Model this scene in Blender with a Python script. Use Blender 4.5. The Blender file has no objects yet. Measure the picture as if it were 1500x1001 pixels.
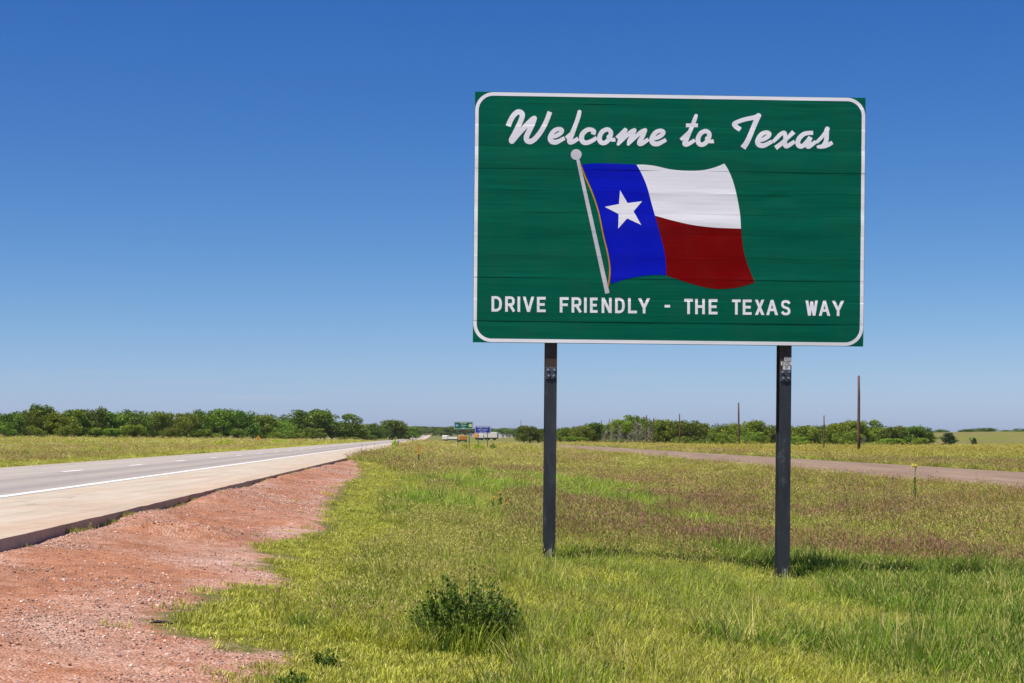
import bpy, bmesh, math, random
import numpy as np
from mathutils import Vector, Matrix

R = math.radians
S = bpy.context.scene
COL = S.collection

# ---------------------------------------------------------------- camera
F = 2700.0                      # focal length in pixels of a 1500 px wide picture
HOR = 640.0                     # level line in that picture
CZ = 1.67
cam = bpy.data.cameras.new('camera')
cam.sensor_width = 36.0
cam.lens = 36.0 * F / 1500.0
cam.shift_y = (HOR - 500.5) / 1500.0
cam.clip_start = 0.1
cam.clip_end = 20000
camo = bpy.data.objects.new('camera', cam)
camo.location = (0, 0, CZ)
camo.rotation_euler = (R(90), 0, 0)
COL.objects.link(camo)
S.camera = camo

# ---------------------------------------------------------------- sky, sun, exposure
SUN_EL = R(62)
SUN_AZ = R(-122)                # clockwise from +Y: from the left, a little behind the camera
sdir = Vector((math.sin(SUN_AZ) * math.cos(SUN_EL), math.cos(SUN_AZ) * math.cos(SUN_EL), math.sin(SUN_EL)))
W = bpy.data.worlds.new('World')
S.world = W
W.use_nodes = True
nt = W.node_tree
nt.nodes.clear()
sky = nt.nodes.new('ShaderNodeTexSky')
sky.sky_type = 'NISHITA'
sky.sun_disc = False
sky.sun_elevation = SUN_EL
sky.sun_rotation = SUN_AZ
sky.altitude = 0
sky.air_density = 0.34
sky.dust_density = 0.7
sky.ozone_density = 6.0
bg = nt.nodes.new('ShaderNodeBackground')
bg.inputs['Strength'].default_value = 0.1
wo = nt.nodes.new('ShaderNodeOutputWorld')
# the deep, polarised blue of the photograph: contrast of the sky's own colours, per channel
sepw = nt.nodes.new('ShaderNodeSeparateColor'); cmbw = nt.nodes.new('ShaderNodeCombineColor')
nt.links.new(sky.outputs[0], sepw.inputs[0])
for ch_, (pw_, k_) in enumerate(((2.0, 6.4), (1.28, 1.64), (0.62, 0.81))):
    a_ = nt.nodes.new('ShaderNodeMath'); a_.operation = 'MULTIPLY'; a_.inputs[1].default_value = 0.1
    b_ = nt.nodes.new('ShaderNodeMath'); b_.operation = 'POWER'; b_.inputs[1].default_value = pw_
    c_ = nt.nodes.new('ShaderNodeMath'); c_.operation = 'MULTIPLY'; c_.inputs[1].default_value = k_ * 10
    nt.links.new(sepw.outputs[ch_], a_.inputs[0]); nt.links.new(a_.outputs[0], b_.inputs[0]); nt.links.new(b_.outputs[0], c_.inputs[0])
    nt.links.new(c_.outputs[0], cmbw.inputs[ch_])
tcw = nt.nodes.new('ShaderNodeTexCoord')
mpw = nt.nodes.new('ShaderNodeMapping'); mpw.inputs['Scale'].default_value = (3.0, 3.0, 60.0); mpw.inputs['Location'].default_value = (0.35, 0.0, 0.0)
nt.links.new(tcw.outputs['Generated'], mpw.inputs[0])
nzw = nt.nodes.new('ShaderNodeTexNoise'); nzw.inputs['Scale'].default_value = 2.2; nzw.inputs['Detail'].default_value = 7; nzw.inputs['Roughness'].default_value = 0.6
nt.links.new(mpw.outputs[0], nzw.inputs['Vector'])
rmw = nt.nodes.new('ShaderNodeValToRGB')
rmw.color_ramp.elements[0].position = 0.60; rmw.color_ramp.elements[0].color = (0, 0, 0, 1)
rmw.color_ramp.elements[1].position = 0.82; rmw.color_ramp.elements[1].color = (0.22, 0.22, 0.22, 1)
nt.links.new(nzw.outputs[0], rmw.inputs[0])
mxw = nt.nodes.new('ShaderNodeMix'); mxw.data_type = 'RGBA'   # thin wisps of cirrus
spw = nt.nodes.new('ShaderNodeSeparateXYZ'); nt.links.new(tcw.outputs['Generated'], spw.inputs[0])
lww = nt.nodes.new('ShaderNodeMapRange'); lww.inputs[1].default_value = 0.02; lww.inputs[2].default_value = 0.05; lww.inputs[3].default_value = 1.0; lww.inputs[4].default_value = 0.0
nt.links.new(spw.outputs[2], lww.inputs[0])
mlw = nt.nodes.new('ShaderNodeMath'); mlw.operation = 'MULTIPLY'
nt.links.new(rmw.outputs[0], mlw.inputs[0]); nt.links.new(lww.outputs[0], mlw.inputs[1])
nt.links.new(mlw.outputs[0], mxw.inputs[0]); nt.links.new(cmbw.outputs[0], mxw.inputs[6]); mxw.inputs[7].default_value = (4.4, 4.8, 5.4, 1)
nt.links.new(mxw.outputs[2], bg.inputs[0])
nt.links.new(bg.outputs[0], wo.inputs[0])

sl = bpy.data.lights.new('sun', 'SUN')
sl.energy = 4.8
sl.angle = R(0.53)
sl.color = (1.0, 0.955, 0.89)
so = bpy.data.objects.new('sun', sl)
so.rotation_euler = sdir.to_track_quat('Z', 'Y').to_euler()
so.location = (-30, -12, 60)
COL.objects.link(so)

S.view_settings.view_transform = 'Standard'
S.view_settings.look = 'None'
S.view_settings.gamma = 1
S.view_settings.use_curve_mapping = False
S.view_settings.exposure = 0.45

# ---------------------------------------------------------------- helpers
HAZE = 0.000035
rng = np.random.default_rng(7)
random.seed(7)


def _hash(ix, iy, seed):
    h = (ix.astype(np.int64) * 374761393 + iy.astype(np.int64) * 668265263 + seed * 1442695041) & 0xFFFFFFFF
    h = ((h ^ (h >> 13)) * 1274126177) & 0xFFFFFFFF
    return ((h ^ (h >> 16)) & 0xFFFFFF) / float(0xFFFFFF)


def vnoise(x, y, seed=0):
    x = np.asarray(x, float); y = np.asarray(y, float)
    ix = np.floor(x); iy = np.floor(y)
    fx = x - ix; fy = y - iy
    fx = fx * fx * (3 - 2 * fx); fy = fy * fy * (3 - 2 * fy)
    a = _hash(ix, iy, seed); b = _hash(ix + 1, iy, seed)
    c = _hash(ix, iy + 1, seed); d = _hash(ix + 1, iy + 1, seed)
    return (a * (1 - fx) + b * fx) * (1 - fy) + (c * (1 - fx) + d * fx) * fy


def fbm(x, y, seed=0, octv=4):
    s = 0; a = 0.5; t = 0
    x = np.asarray(x, float); y = np.asarray(y, float)
    for o in range(octv):
        s = s + a * vnoise(x, y, seed + o * 17); t += a
        x = x * 2.03 + 11.3; y = y * 2.03 + 5.7; a *= 0.5
    return s / t


def sstep(a, b, x):
    t = np.clip((np.asarray(x, float) - a) / (b - a), 0, 1)
    return t * t * (3 - 2 * t)


def tag(o, label=None, cat=None, group=None, kind=None):
    if label: o['label'] = label
    if cat: o['category'] = cat
    if group: o['group'] = group
    if kind: o['kind'] = kind
    return o


def link(name, mesh, mat=None, parent=None):
    o = bpy.data.objects.new(name, mesh)
    if mat is not None and not mesh.materials:
        mesh.materials.append(mat)
    COL.objects.link(o)
    if parent is not None:
        o.parent = parent
    return o


def from_bm(name, bm, mat=None, parent=None, smooth=False):
    me = bpy.data.meshes.new(name)
    bm.to_mesh(me); bm.free()
    if smooth:
        me.polygons.foreach_set('use_smooth', [True] * len(me.polygons))
    return link(name, me, mat, parent)


def from_py(name, v, f, mat=None, parent=None, smooth=False):
    me = bpy.data.meshes.new(name)
    me.from_pydata([tuple(p) for p in v], [], [tuple(q) for q in f])
    me.update()
    if smooth:
        me.polygons.foreach_set('use_smooth', [True] * len(me.polygons))
    return link(name, me, mat, parent)


def empty(name, loc, rz=0.0):
    o = bpy.data.objects.new(name, None)
    o.location = loc
    o.rotation_euler = (0, 0, rz)
    o.empty_display_size = 0.2
    COL.objects.link(o)
    return o


def box(bm, x0, x1, y0, y1, z0, z1, bev=0.0):
    m = Matrix.Translation(((x0 + x1) / 2, (y0 + y1) / 2, (z0 + z1) / 2)) @ Matrix.Diagonal((x1 - x0, y1 - y0, z1 - z0, 1))
    r = bmesh.ops.create_cube(bm, size=1, matrix=m)
    if bev:
        es = set()
        for vv in r['verts']:
            es.update(vv.link_edges)
        bmesh.ops.bevel(bm, geom=list(es), offset=bev, segments=1, affect='EDGES', profile=0.5)
    return r


def tube(bm, pts, rad, n=6, cap=True):
    rings = []
    prev = None
    for i, p in enumerate(pts):
        p = Vector(p)
        d = (Vector(pts[min(i + 1, len(pts) - 1)]) - Vector(pts[max(i - 1, 0)])).normalized()
        a = Vector((1, 0, 0)) if abs(d.x) < 0.9 else Vector((0, 1, 0))
        e1 = d.cross(a).normalized() if prev is None else (prev - d * prev.dot(d)).normalized()
        prev = e1
        e2 = d.cross(e1)
        r = rad[i]
        rings.append([bm.verts.new(p + (e1 * math.cos(2 * math.pi * k / n) + e2 * math.sin(2 * math.pi * k / n)) * r) for k in range(n)])
    for i in range(len(rings) - 1):
        for k in range(n):
            bm.faces.new((rings[i][k], rings[i][(k + 1) % n], rings[i + 1][(k + 1) % n], rings[i + 1][k]))
    if cap:
        bm.faces.new(rings[0][::-1]); bm.faces.new(rings[-1])


# ---------------------------------------------------------------- materials
def new_mat(name):
    m = bpy.data.materials.new(name)
    m.use_nodes = True
    m.node_tree.nodes.clear()
    return m, m.node_tree


def N(t, typ, **kw):
    n = t.nodes.new(typ)
    for k, v in kw.items():
        setattr(n, k, v)
    return n


def out(t, sh, disp=None):
    o = N(t, 'ShaderNodeOutputMaterial')
    t.links.new(sh, o.inputs[0])


def ramp(t, fac, stops, interp='LINEAR'):
    r = N(t, 'ShaderNodeValToRGB')
    r.color_ramp.interpolation = interp
    e = r.color_ramp.elements
    while len(e) < len(stops):
        e.new(0.5)
    for i, (p, c) in enumerate(stops):
        e[i].position = p
        e[i].color = (c[0], c[1], c[2], 1) if not isinstance(c, (int, float)) else (c, c, c, 1)
    t.links.new(fac, r.inputs[0])
    return r.outputs[0]


def noise(t, vec, scale, detail=4, rough=0.55, dist=0.0):
    n = N(t, 'ShaderNodeTexNoise')
    n.inputs['Scale'].default_value = scale
    n.inputs['Detail'].default_value = detail
    n.inputs['Roughness'].default_value = rough
    n.inputs['Distortion'].default_value = dist
    if vec is not None:
        t.links.new(vec, n.inputs['Vector'])
    return n.outputs[0]


def mixc(t, fac, a, b, mode='MIX'):
    m = N(t, 'ShaderNodeMix', data_type='RGBA', blend_type=mode)
    for sock, v in ((m.inputs[0], fac), (m.inputs[6], a), (m.inputs[7], b)):
        if isinstance(v, (int, float)):
            sock.default_value = v
        elif isinstance(v, (tuple, list)):
            sock.default_value = (v[0], v[1], v[2], 1)
        else:
            t.links.new(v, sock)
    return m.outputs[2]


def mathn(t, op, a, b=None, c=None, clamp=False):
    m = N(t, 'ShaderNodeMath', operation=op, use_clamp=clamp)
    for i, v in enumerate((a, b, c)):
        if v is None: continue
        if isinstance(v, (int, float)): m.inputs[i].default_value = v
        else: t.links.new(v, m.inputs[i])
    return m.outputs[0]


def objco(t):
    return N(t, 'ShaderNodeTexCoord').outputs['Object']


def mapping(t, vec, scale):
    m = N(t, 'ShaderNodeMapping')
    m.inputs['Scale'].default_value = scale
    t.links.new(vec, m.inputs[0])
    return m.outputs[0]


def simple(name, col, rough=0.6, metal=0.0, var=0.12, nscale=6.0, spec=0.4, bump=0.0, stretch=(1, 1, 1)):
    m, t = new_mat(name)
    p = N(t, 'ShaderNodeBsdfPrincipled')
    v = mapping(t, objco(t), stretch)
    n = noise(t, v, nscale, 6)
    d = tuple(c * (1 - var * 1.6) for c in col); l = tuple(min(1, c * (1 + var)) for c in col)
    t.links.new(ramp(t, n, [(0.3, d), (0.7, l)]), p.inputs['Base Color'])
    p.inputs['Roughness'].default_value = rough
    p.inputs['Metallic'].default_value = metal
    p.inputs['Specular IOR Level'].default_value = spec
    if bump:
        b = N(t, 'ShaderNodeBump'); b.inputs['Strength'].default_value = bump; b.inputs['Distance'].default_value = 0.01
        t.links.new(n, b.inputs['Height']); t.links.new(b.outputs[0], p.inputs['Normal'])
    out(t, p.outputs[0])
    return m


def sheeting(name, col, rough=0.5, spec=0.06, var=0.12, dirt=0.25):
    """weathered retro-reflective sheeting: faint horizontal drag marks and blotches"""
    m, t = new_mat(name)
    p = N(t, 'ShaderNodeBsdfPrincipled')
    co = objco(t)
    n1 = noise(t, mapping(t, co, (0.5, 1, 22)), 1.6, 6, 0.6)
    n2 = noise(t, mapping(t, co, (1, 1, 1)), 2.2, 6, 0.6)
    d = tuple(c * (1 - var * 2) for c in col); l = tuple(min(1, c * (1 + var)) for c in col)
    c1 = ramp(t, n1, [(0.32, d), (0.68, l)])
    c2 = mixc(t, ramp(t, n2, [(0.45, 0.0), (0.8, dirt)]), c1, tuple(0.8 * c + 0.02 for c in col))
    t.links.new(c2, p.inputs['Base Color'])
    t.links.new(ramp(t, n2, [(0.3, rough - 0.06), (0.7, rough + 0.1)]), p.inputs['Roughness'])
    p.inputs['Specular IOR Level'].default_value = spec
    out(t, p.outputs[0])
    return m


def foliage(name, trans=0.3, rough=0.55, c_lo=None, c_hi=None, hue=0.0):
    """leaf colour from a per-face random attribute"""
    m, t = new_mat(name)
    a = N(t, 'ShaderNodeAttribute', attribute_name='rnd', attribute_type='GEOMETRY')
    oi = N(t, 'ShaderNodeObjectInfo')
    c = ramp(t, a.outputs['Fac'], [(0.0, c_lo), (1.0, c_hi)])
    hs = N(t, 'ShaderNodeHueSaturation')
    t.links.new(c, hs.inputs['Color'])
    t.links.new(mathn(t, 'MULTIPLY_ADD', oi.outputs['Random'], 0.05, 0.475), hs.inputs['Hue'])
    t.links.new(mathn(t, 'MULTIPLY_ADD', oi.outputs['Random'], 0.45, 0.75), hs.inputs['Value'])
    d = N(t, 'ShaderNodeBsdfPrincipled'); d.inputs['Roughness'].default_value = rough
    d.inputs['Specular IOR Level'].default_value = 0.25
    tr = N(t, 'ShaderNodeBsdfTranslucent')
    t.links.new(hs.outputs[0], d.inputs['Base Color'])
    t.links.new(mixc(t, 0.6, hs.outputs[0], (0.9, 1.0, 0.25), 'MULTIPLY'), tr.inputs['Color'])
    ms = N(t, 'ShaderNodeMixShader'); ms.inputs[0].default_value = trans
    t.links.new(d.outputs[0], ms.inputs[1]); t.links.new(tr.outputs[0], ms.inputs[2])
    out(t, ms.outputs[0])
    return m


def grass_mat(name, trans=0.35):
    """blade colour = the tuft's own tint, heads its second tint"""
    m, t = new_mat(name)
    ti = N(t, 'ShaderNodeAttribute', attribute_name='tint', attribute_type='INSTANCER')
    th = N(t, 'ShaderNodeAttribute', attribute_name='headtint', attribute_type='INSTANCER')
    g = N(t, 'ShaderNodeAttribute', attribute_name='blade', attribute_type='GEOMETRY')
    sp = N(t, 'ShaderNodeSeparateColor')
    t.links.new(g.outputs['Color'], sp.inputs[0])
    # some blades of a tuft are dry straw
    dry = ramp(t, sp.outputs[1], [(0.80, 0.0), (0.98, 0.7)])
    c = mixc(t, dry, ti.outputs['Color'], (0.56, 0.50, 0.20))
    val = ramp(t, sp.outputs[1], [(0.0, 0.55), (0.7, 1.55)])
    c = mixc(t, 1.0, c, val, 'MULTIPLY')
    c = mixc(t, sp.outputs[2], c, th.outputs['Color'])
    d = N(t, 'ShaderNodeBsdfPrincipled'); d.inputs['Roughness'].default_value = 0.7
    d.inputs['Specular IOR Level'].default_value = 0.12
    tr = N(t, 'ShaderNodeBsdfTranslucent')
    t.links.new(c, d.inputs['Base Color']); t.links.new(mixc(t, 1.0, c, (1.0, 1.05, 0.6), 'MULTIPLY'), tr.inputs['Color'])
    ms = N(t, 'ShaderNodeMixShader'); ms.inputs[0].default_value = trans
    t.links.new(d.outputs[0], ms.inputs[1]); t.links.new(tr.outputs[0], ms.inputs[2])
    out(t, ms.outputs[0])
    return m


# ---------------------------------------------------------------- terrain
KR = -0.0407                    # the highway runs this much to the left per metre ahead


def road_u(X, Y):               # metres to the left of the line through the camera parallel to the road
    return -(np.asarray(X, float) - KR * np.asarray(Y, float))


def XY(u, Y):
    return -u + KR * Y


PU = np.array([-2000, -120, -70, -45, -30, -25.2, -24.2, -16.2, -15.3, -13.6, -11, -9, -6.5, -4.9, -1.6, 0, 2, 4.25, 4.55, 15.2, 15.6, 18, 24, 40, 70, 110, 160, 2000], float)
PZ = np.array([0, 0, 0.05, 0.15, 0.13, 0.10, 0.18, 0.18, 0.06, -0.26, -0.52, -0.57, -0.48, -0.36, -0.065, 0.07, 0.28, 0.50, 0.44, 0.44, 0.55, 0.52, 0.50, 0.75, 1.2, 1.7, 2.1, 2.4], float)


def profile(u):
    s = 0
    for d, w in ((-0.5, .2), (-0.25, .2), (0, .2), (0.25, .2), (0.5, .2)):
        s = s + w * np.interp(u + d, PU, PZ)
    k = sstep(3.4, 3.9, u) * (1 - sstep(15.8, 16.6, u))
    return s * (1 - k) + np.interp(u, PU, PZ) * k


def ground(X, Y, fine=True):
    X = np.asarray(X, float); Y = np.asarray(Y, float)
    u = road_u(X, Y)
    z = profile(u)
    z = z - 0.85 * sstep(190, 430, Y) * sstep(24, 60, -u)
    z = z + 4.6 * np.exp(-(((X - 215) / 95) ** 2 + ((Y - 800) / 230) ** 2))
    z = z + 11.0 * sstep(620, 3600, Y)
    onroad = sstep(3.9, 4.5, u) * (1 - sstep(15.2, 17, u))
    onfr = sstep(-25.2, -24.4, u) * (1 - sstep(-16.0, -15.2, u))
    free = (1 - onroad) * (1 - onfr)
    amp = 0.06 + 0.30 * sstep(60, 400, Y)
    z = z + free * amp * (fbm(X / 9, Y / 14, 3, 3) - 0.5)
    if fine:
        near = 1 - sstep(60, 110, Y)
        z = z + free * near * 0.05 * (fbm(X / 1.3, Y / 1.3, 9, 3) - 0.5)
        # washed-out ruts and low steps in the bare dirt beside the pavement
        z = z + near * sstep(3.2, 4.2, u) * (1 - sstep(4.56, 4.7, u)) * ((0.085 * sstep(0.35, 0.65, fbm(Y / 2.2, Y * 0 + 2.5, 151, 4)) - 0.02) * (0.4 + 0.6 * sstep(21, 30, Y)) + 0.03 * sstep(22, 30, Y))
        g = near * sstep(-1, 1.0, u) * (1 - onroad)
        z = z + g * 0.035 * (fbm(X * 2.2, Y * 2.2, 21, 3) - 0.5)
        for (yc, x0, x1, h) in RUTS:
            along = sstep(x0 - .5, x0 + .4, X) * (1 - sstep(x1 - .4, x1 + .6, X))
            yy = yc + 0.5 * (fbm(X * 0.9, yc + X * 0, 31, 3) - 0.5)
            z = z + g * along * h * sstep(yy - 0.06, yy + 0.05, Y) * (1 - sstep(yy + 0.5, yy + 2.6, Y))
    return z


RUTS = []


def G(px, py, dz=0.0):
    """ground point seen at a pixel of the 1500 px picture (used only to measure where things stand)"""
    tx = (px - 750) / F; tz = (HOR - py) / F
    lo, hi = 5.0, 5000.0
    Ys = np.geomspace(6, 4000, 4000)
    gz = ground(tx * Ys, Ys, False) + dz
    rz = CZ + tz * Ys
    k = np.argmax(rz <= gz)
    Y = Ys[k]
    return float(tx * Y), float(Y)


def gz(X, Y):
    return float(ground(np.array([X]), np.array([Y]))[0])


for (pa, pb, h) in (((170, 786), (345, 786), 0.15), ((215, 742), (330, 741), 0.12), ((385, 771), (475, 770), 0.08),
                    ((150, 768), (300, 765), 0.05), ((90, 850), (210, 846), 0.03), ((200, 985), (340, 983), 0.03)):
    a = G(*pa); b = G(*pb)
    RUTS.append((0.5 * (a[1] + b[1]), min(a[0], b[0]), max(a[0], b[0]), h))

# bare dirt outline, measured off the photograph on the ground
DIRT_PX = [(540, 661), (522, 668), (511, 671), (523, 680), (532, 690), (528, 696), (504, 710), (492, 722), (482, 734), (478, 748), (473, 760), (499, 766),
           (463, 771), (480, 776), (434, 789), (374, 801), (372, 808), (403, 816), (377, 822), (374, 832), (401, 844), (420, 851),
           (396, 858), (361, 855), (289, 868), (296, 885), (258, 895), (220, 906), (229, 924), (246, 932), (284, 939), (323, 942),
           (325, 953), (352, 960), (403, 956), (443, 967), (427, 977), (379, 989), (374, 1001), (355, 1040), (350, 1100)]
DIRT = [G(*p) for p in DIRT_PX]
DIRT = [(XY(4.5, DIRT[0][1] + 6), DIRT[0][1] + 6)] + DIRT + [(-0.9, 6.0), (-1.0, -8.0), (-5.6, -8.0), (XY(5.0, 8), 8.0), (XY(5.0, 40), 40.0)]


def poly_sd(poly, X, Y):
    X = np.asarray(X, float); Y = np.asarray(Y, float)
    inside = np.zeros(X.shape, bool)
    d2 = np.full(X.shape, 1e9)
    n = len(poly)
    for i in range(n):
        x0, y0 = poly[i]; x1, y1 = poly[(i + 1) % n]
        cond = ((y0 > Y) != (y1 > Y))
        if y1 != y0:
            xi = (x1 - x0) * (Y - y0) / (y1 - y0) + x0
            inside ^= (cond & (X < xi))
        dx, dy = x1 - x0, y1 - y0
        L = dx * dx + dy * dy + 1e-9
        tt = np.clip(((X - x0) * dx + (Y - y0) * dy) / L, 0, 1)
        d2 = np.minimum(d2, (X - x0 - tt * dx) ** 2 + (Y - y0 - tt * dy) ** 2)
    d = np.sqrt(d2)
    return np.where(inside, d, -d)      # > 0 on the dirt


def dirt_sd(X, Y):
    sd = poly_sd(DIRT, X, Y)
    return sd


# --- the ground: one sheet, fine near the roadside and coarser to the horizon
APX = -14.0
rows = np.concatenate([np.linspace(2.0, 22.0, 60)[:-1], np.geomspace(22.0, 5000.0, 900)])
tin = np.linspace(-0.42, 0.42, 330)
tout = np.geomspace(0.43, 2.0, 20)
cols = np.concatenate([-tout[::-1], tin, tout])
RR, CC = np.meshgrid(rows, cols, indexing='ij')
TX = RR * CC
TY = RR + APX
TZ = ground(TX, TY)
nr, nc = TX.shape
verts = np.stack([TX, TY, TZ], -1).reshape(-1, 3)
idx = np.arange(nr * nc).reshape(nr, nc)
faces = np.stack([idx[:-1, :-1], idx[:-1, 1:], idx[1:, 1:], idx[1:, :-1]], -1).reshape(-1, 4)
me = bpy.data.meshes.new('ground')
me.vertices.add(len(verts)); me.vertices.foreach_set('co', verts.ravel())
me.loops.add(faces.size); me.loops.foreach_set('vertex_index', faces.ravel())
me.polygons.add(len(faces)); me.polygons.foreach_set('loop_start', np.arange(0, faces.size, 4))
me.polygons.foreach_set('loop_total', np.full(len(faces), 4))
me.update(calc_edges=True)
me.polygons.foreach_set('use_smooth', np.ones(len(faces), bool))
fx, fy = TX.ravel(), TY.ravel()
sd = np.full(fx.shape, -5.0)
nb = (fy < 130) & (np.abs(fx) < 40)
sd[nb] = dirt_sd(fx[nb], fy[nb])
at = me.attributes.new('dirt', 'FLOAT', 'POINT'); at.data.foreach_set('value', np.clip(sd, -5, 5))


def grass_colour(X, Y):
    """colour of the sward itself: green, yellow-green, straw and purple seed-head patches"""
    u = road_u(X, Y)
    n1 = fbm(X / 7, Y / 16, 41, 4); n2 = fbm(X / 3.2, Y / 8, 57, 3); n3 = fbm(X / 20, Y / 45, 71, 3)
    c = np.empty(X.shape + (3,))
    c[:] = (0.215, 0.24, 0.045)
    lerp = lambda c, k, col: c * (1 - k[..., None]) + np.array(col) * k[..., None]
    c = lerp(c, sstep(0.5, 0.72, n1) * 0.7, (0.15, 0.22, 0.04))
    c = lerp(c, sstep(0.52, 0.74, n2) * 0.5, (0.29, 0.26, 0.09))
    c = lerp(c, sstep(0.5, 0.68, n3) * 0.5 * sstep(25, 40, Y), (0.27, 0.19, 0.11))
    # hay field between the side road and the trees
    hay = sstep(26, 30, -u) * sstep(90, 130, Y) * (1 - 0.8 * sstep(440, 480, Y))
    c = lerp(c, hay * 0.75, (0.30, 0.265, 0.06))
    rr = (sstep(24.0, 24.8, -u) * (1 - sstep(30, 34, -u)))
    c = lerp(c, rr * 0.55 * (1 - sstep(150, 200, Y)), (0.19, 0.19, 0.07))
    # verge beyond the highway
    lv = sstep(15.4, 15.9, u) * (1 - sstep(18, 21, u))
    c = lerp(c, lv * 0.7, (0.27, 0.21, 0.09))
    c = c * (1 - 0.3 * sstep(440, 520, Y))[..., None]
    far = sstep(900, 2200, Y)
    c = lerp(c, far * 0.6, (0.10, 0.13, 0.06))
    return c


gc = grass_colour(fx, fy)
at = me.attributes.new('sward', 'FLOAT_COLOR', 'POINT')
at.data.foreach_set('color', np.concatenate([gc, np.ones((len(gc), 1))], 1).astype(np.float32).ravel())

gm, t = new_mat('ground_soil_and_sward')
co = objco(t)
ad = N(t, 'ShaderNodeAttribute', attribute_name='dirt')
asw = N(t, 'ShaderNodeAttribute', attribute_name='sward')
edge = noise(t, co, 2.6, 5, 0.65)
edge2 = noise(t, co, 14.0, 4, 0.7)
e = mathn(t, 'ADD', ad.outputs['Fac'], mathn(t, 'MULTIPLY', mathn(t, 'SUBTRACT', edge, 0.5), 0.9))
e = mathn(t, 'ADD', e, mathn(t, 'MULTIPLY', mathn(t, 'SUBTRACT', edge2, 0.5), 0.5))
dmask = ramp(t, mathn(t, 'MULTIPLY_ADD', e, 1.6, 0.5, clamp=True), [(0.3, 0.0), (0.7, 1.0)])
# dirt: iron-red clay, paler pinkish gravel in drifts, grit
dn1 = noise(t, mapping(t, co, (1, 0.55, 1)), 0.55, 6, 0.6, 0.6)
dn2 = noise(t, co, 5.0, 6, 0.7)
vor = N(t, 'ShaderNodeTexVoronoi'); vor.inputs['Scale'].default_value = 48; t.links.new(co, vor.inputs['Vector'])
vor2 = N(t, 'ShaderNodeTexVoronoi'); vor2.inputs['Scale'].default_value = 110; t.links.new(co, vor2.inputs['Vector'])
clay = ramp(t, dn2, [(0.25, (0.24, 0.100, 0.053)), (0.5, (0.37, 0.165, 0.088)), (0.75, (0.47, 0.235, 0.13))])
grav = ramp(t, vor.outputs['Color'], [(0.05, (0.20, 0.115, 0.088)), (0.45, (0.46, 0.30, 0.235)), (0.9, (0.68, 0.52, 0.43))])
gmix = mathn(t, 'ADD', mathn(t, 'MULTIPLY', dn1, 1.0), mathn(t, 'MULTIPLY', mathn(t, 'SUBTRACT', dn2, 0.5), 0.5))
# gravel lies towards the grass, clay towards the pavement
gm2 = mathn(t, 'ADD', gmix, mathn(t, 'MULTIPLY', mathn(t, 'SUBTRACT', 1.5, ad.outputs['Fac']), 0.12))
dirtc = mixc(t, ramp(t, gm2, [(0.52, 0.03), (0.80, 0.80)]), clay, grav)
grit = ramp(t, vor2.outputs['Color'], [(0.0, 0.45), (0.5, 1.0), (1.0, 1.4)])
dirtc = mixc(t, 0.9, dirtc, grit, 'MULTIPLY')
damp = noise(t, mapping(t, co, (0.8, 0.5, 1)), 1.3, 6, 0.7, 1.0)
dirtc = mixc(t, 1.0, dirtc, ramp(t, damp, [(0.3, 0.76), (0.62, 1.06)]), 'MULTIPLY')
# sward: soil and thatch seen between the blades
sn = noise(t, mapping(t, co, (1, 0.5, 1)), 3.0, 6, 0.7)
sn2 = noise(t, co, 30.0, 4, 0.7)
sw = mixc(t, 1.0, asw.outputs['Color'], ramp(t, sn, [(0.25, 0.55), (0.75, 1.3)]), 'MULTIPLY')
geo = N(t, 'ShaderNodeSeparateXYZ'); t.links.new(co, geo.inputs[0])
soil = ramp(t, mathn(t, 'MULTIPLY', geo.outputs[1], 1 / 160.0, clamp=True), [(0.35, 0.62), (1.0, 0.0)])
sw = mixc(t, soil, sw, (0.075, 0.060, 0.030))      # litter and soil, darkened to put shade into the near grass gaps
sw = mixc(t, ramp(t, sn2, [(0.5, 0.0), (0.8, 0.3)]), sw, (0.26, 0.22, 0.10))
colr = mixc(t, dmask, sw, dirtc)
p = N(t, 'ShaderNodeBsdfPrincipled')
p.inputs['Roughness'].default_value = 0.95
p.inputs['Specular IOR Level'].default_value = 0.1
t.links.new(colr, p.inputs['Base Color'])
b = N(t, 'ShaderNodeBump'); b.inputs['Strength'].default_value = 0.5; b.inputs['Distance'].default_value = 0.03
hh = mathn(t, 'ADD', mathn(t, 'MULTIPLY', dn2, 1.0), mathn(t, 'MULTIPLY', vor.outputs['Distance'], -1.2))
t.links.new(hh, b.inputs['Height']); t.links.new(b.outputs[0], p.inputs['Normal'])
out(t, p.outputs[0])
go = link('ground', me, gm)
tag(go, 'red gravelly roadside dirt and grassy median running to the horizon', 'ground', kind='structure')

# ---------------------------------------------------------------- highway
RZ = 0.60                       # pavement level


def strip(u0, u1, Ys, dz, name, mat, parent=None, nu=2, thick=None):
    us = np.linspace(u0, u1, nu)
    v, f = [], []
    for Y in Ys:
        base = RZ + float(11.0 * sstep(620, 3600, Y))
        for u in us:
            jj = (0.10 * (fbm(np.array([Y * 1.7]), np.array([4.2]), 15)[0] - 0.5) if (thick and u == us[0]) else 0.0)
            v.append((XY(u + jj, Y), Y, base + dz))
    n = len(us)
    for i in range(len(Ys) - 1):
        for j in range(n - 1):
            a = i * n + j
            f.append((a, a + n, a + n + 1, a + 1))
    if thick:
        k0 = len(v)
        for Y in Ys:
            base = RZ + float(11.0 * sstep(620, 3600, Y))
            w = 0.035 * (fbm(np.array([Y * 0.9]), np.array([0.3]), 5)[0] - 0.5)
            v.append((XY(u0 - w, Y), Y, base + dz - thick))
        for i in range(len(Ys) - 1):
            f.append((i * n, k0 + i, k0 + i + 1, (i + 1) * n))
    return from_py(name, v, f, mat, parent)


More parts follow.
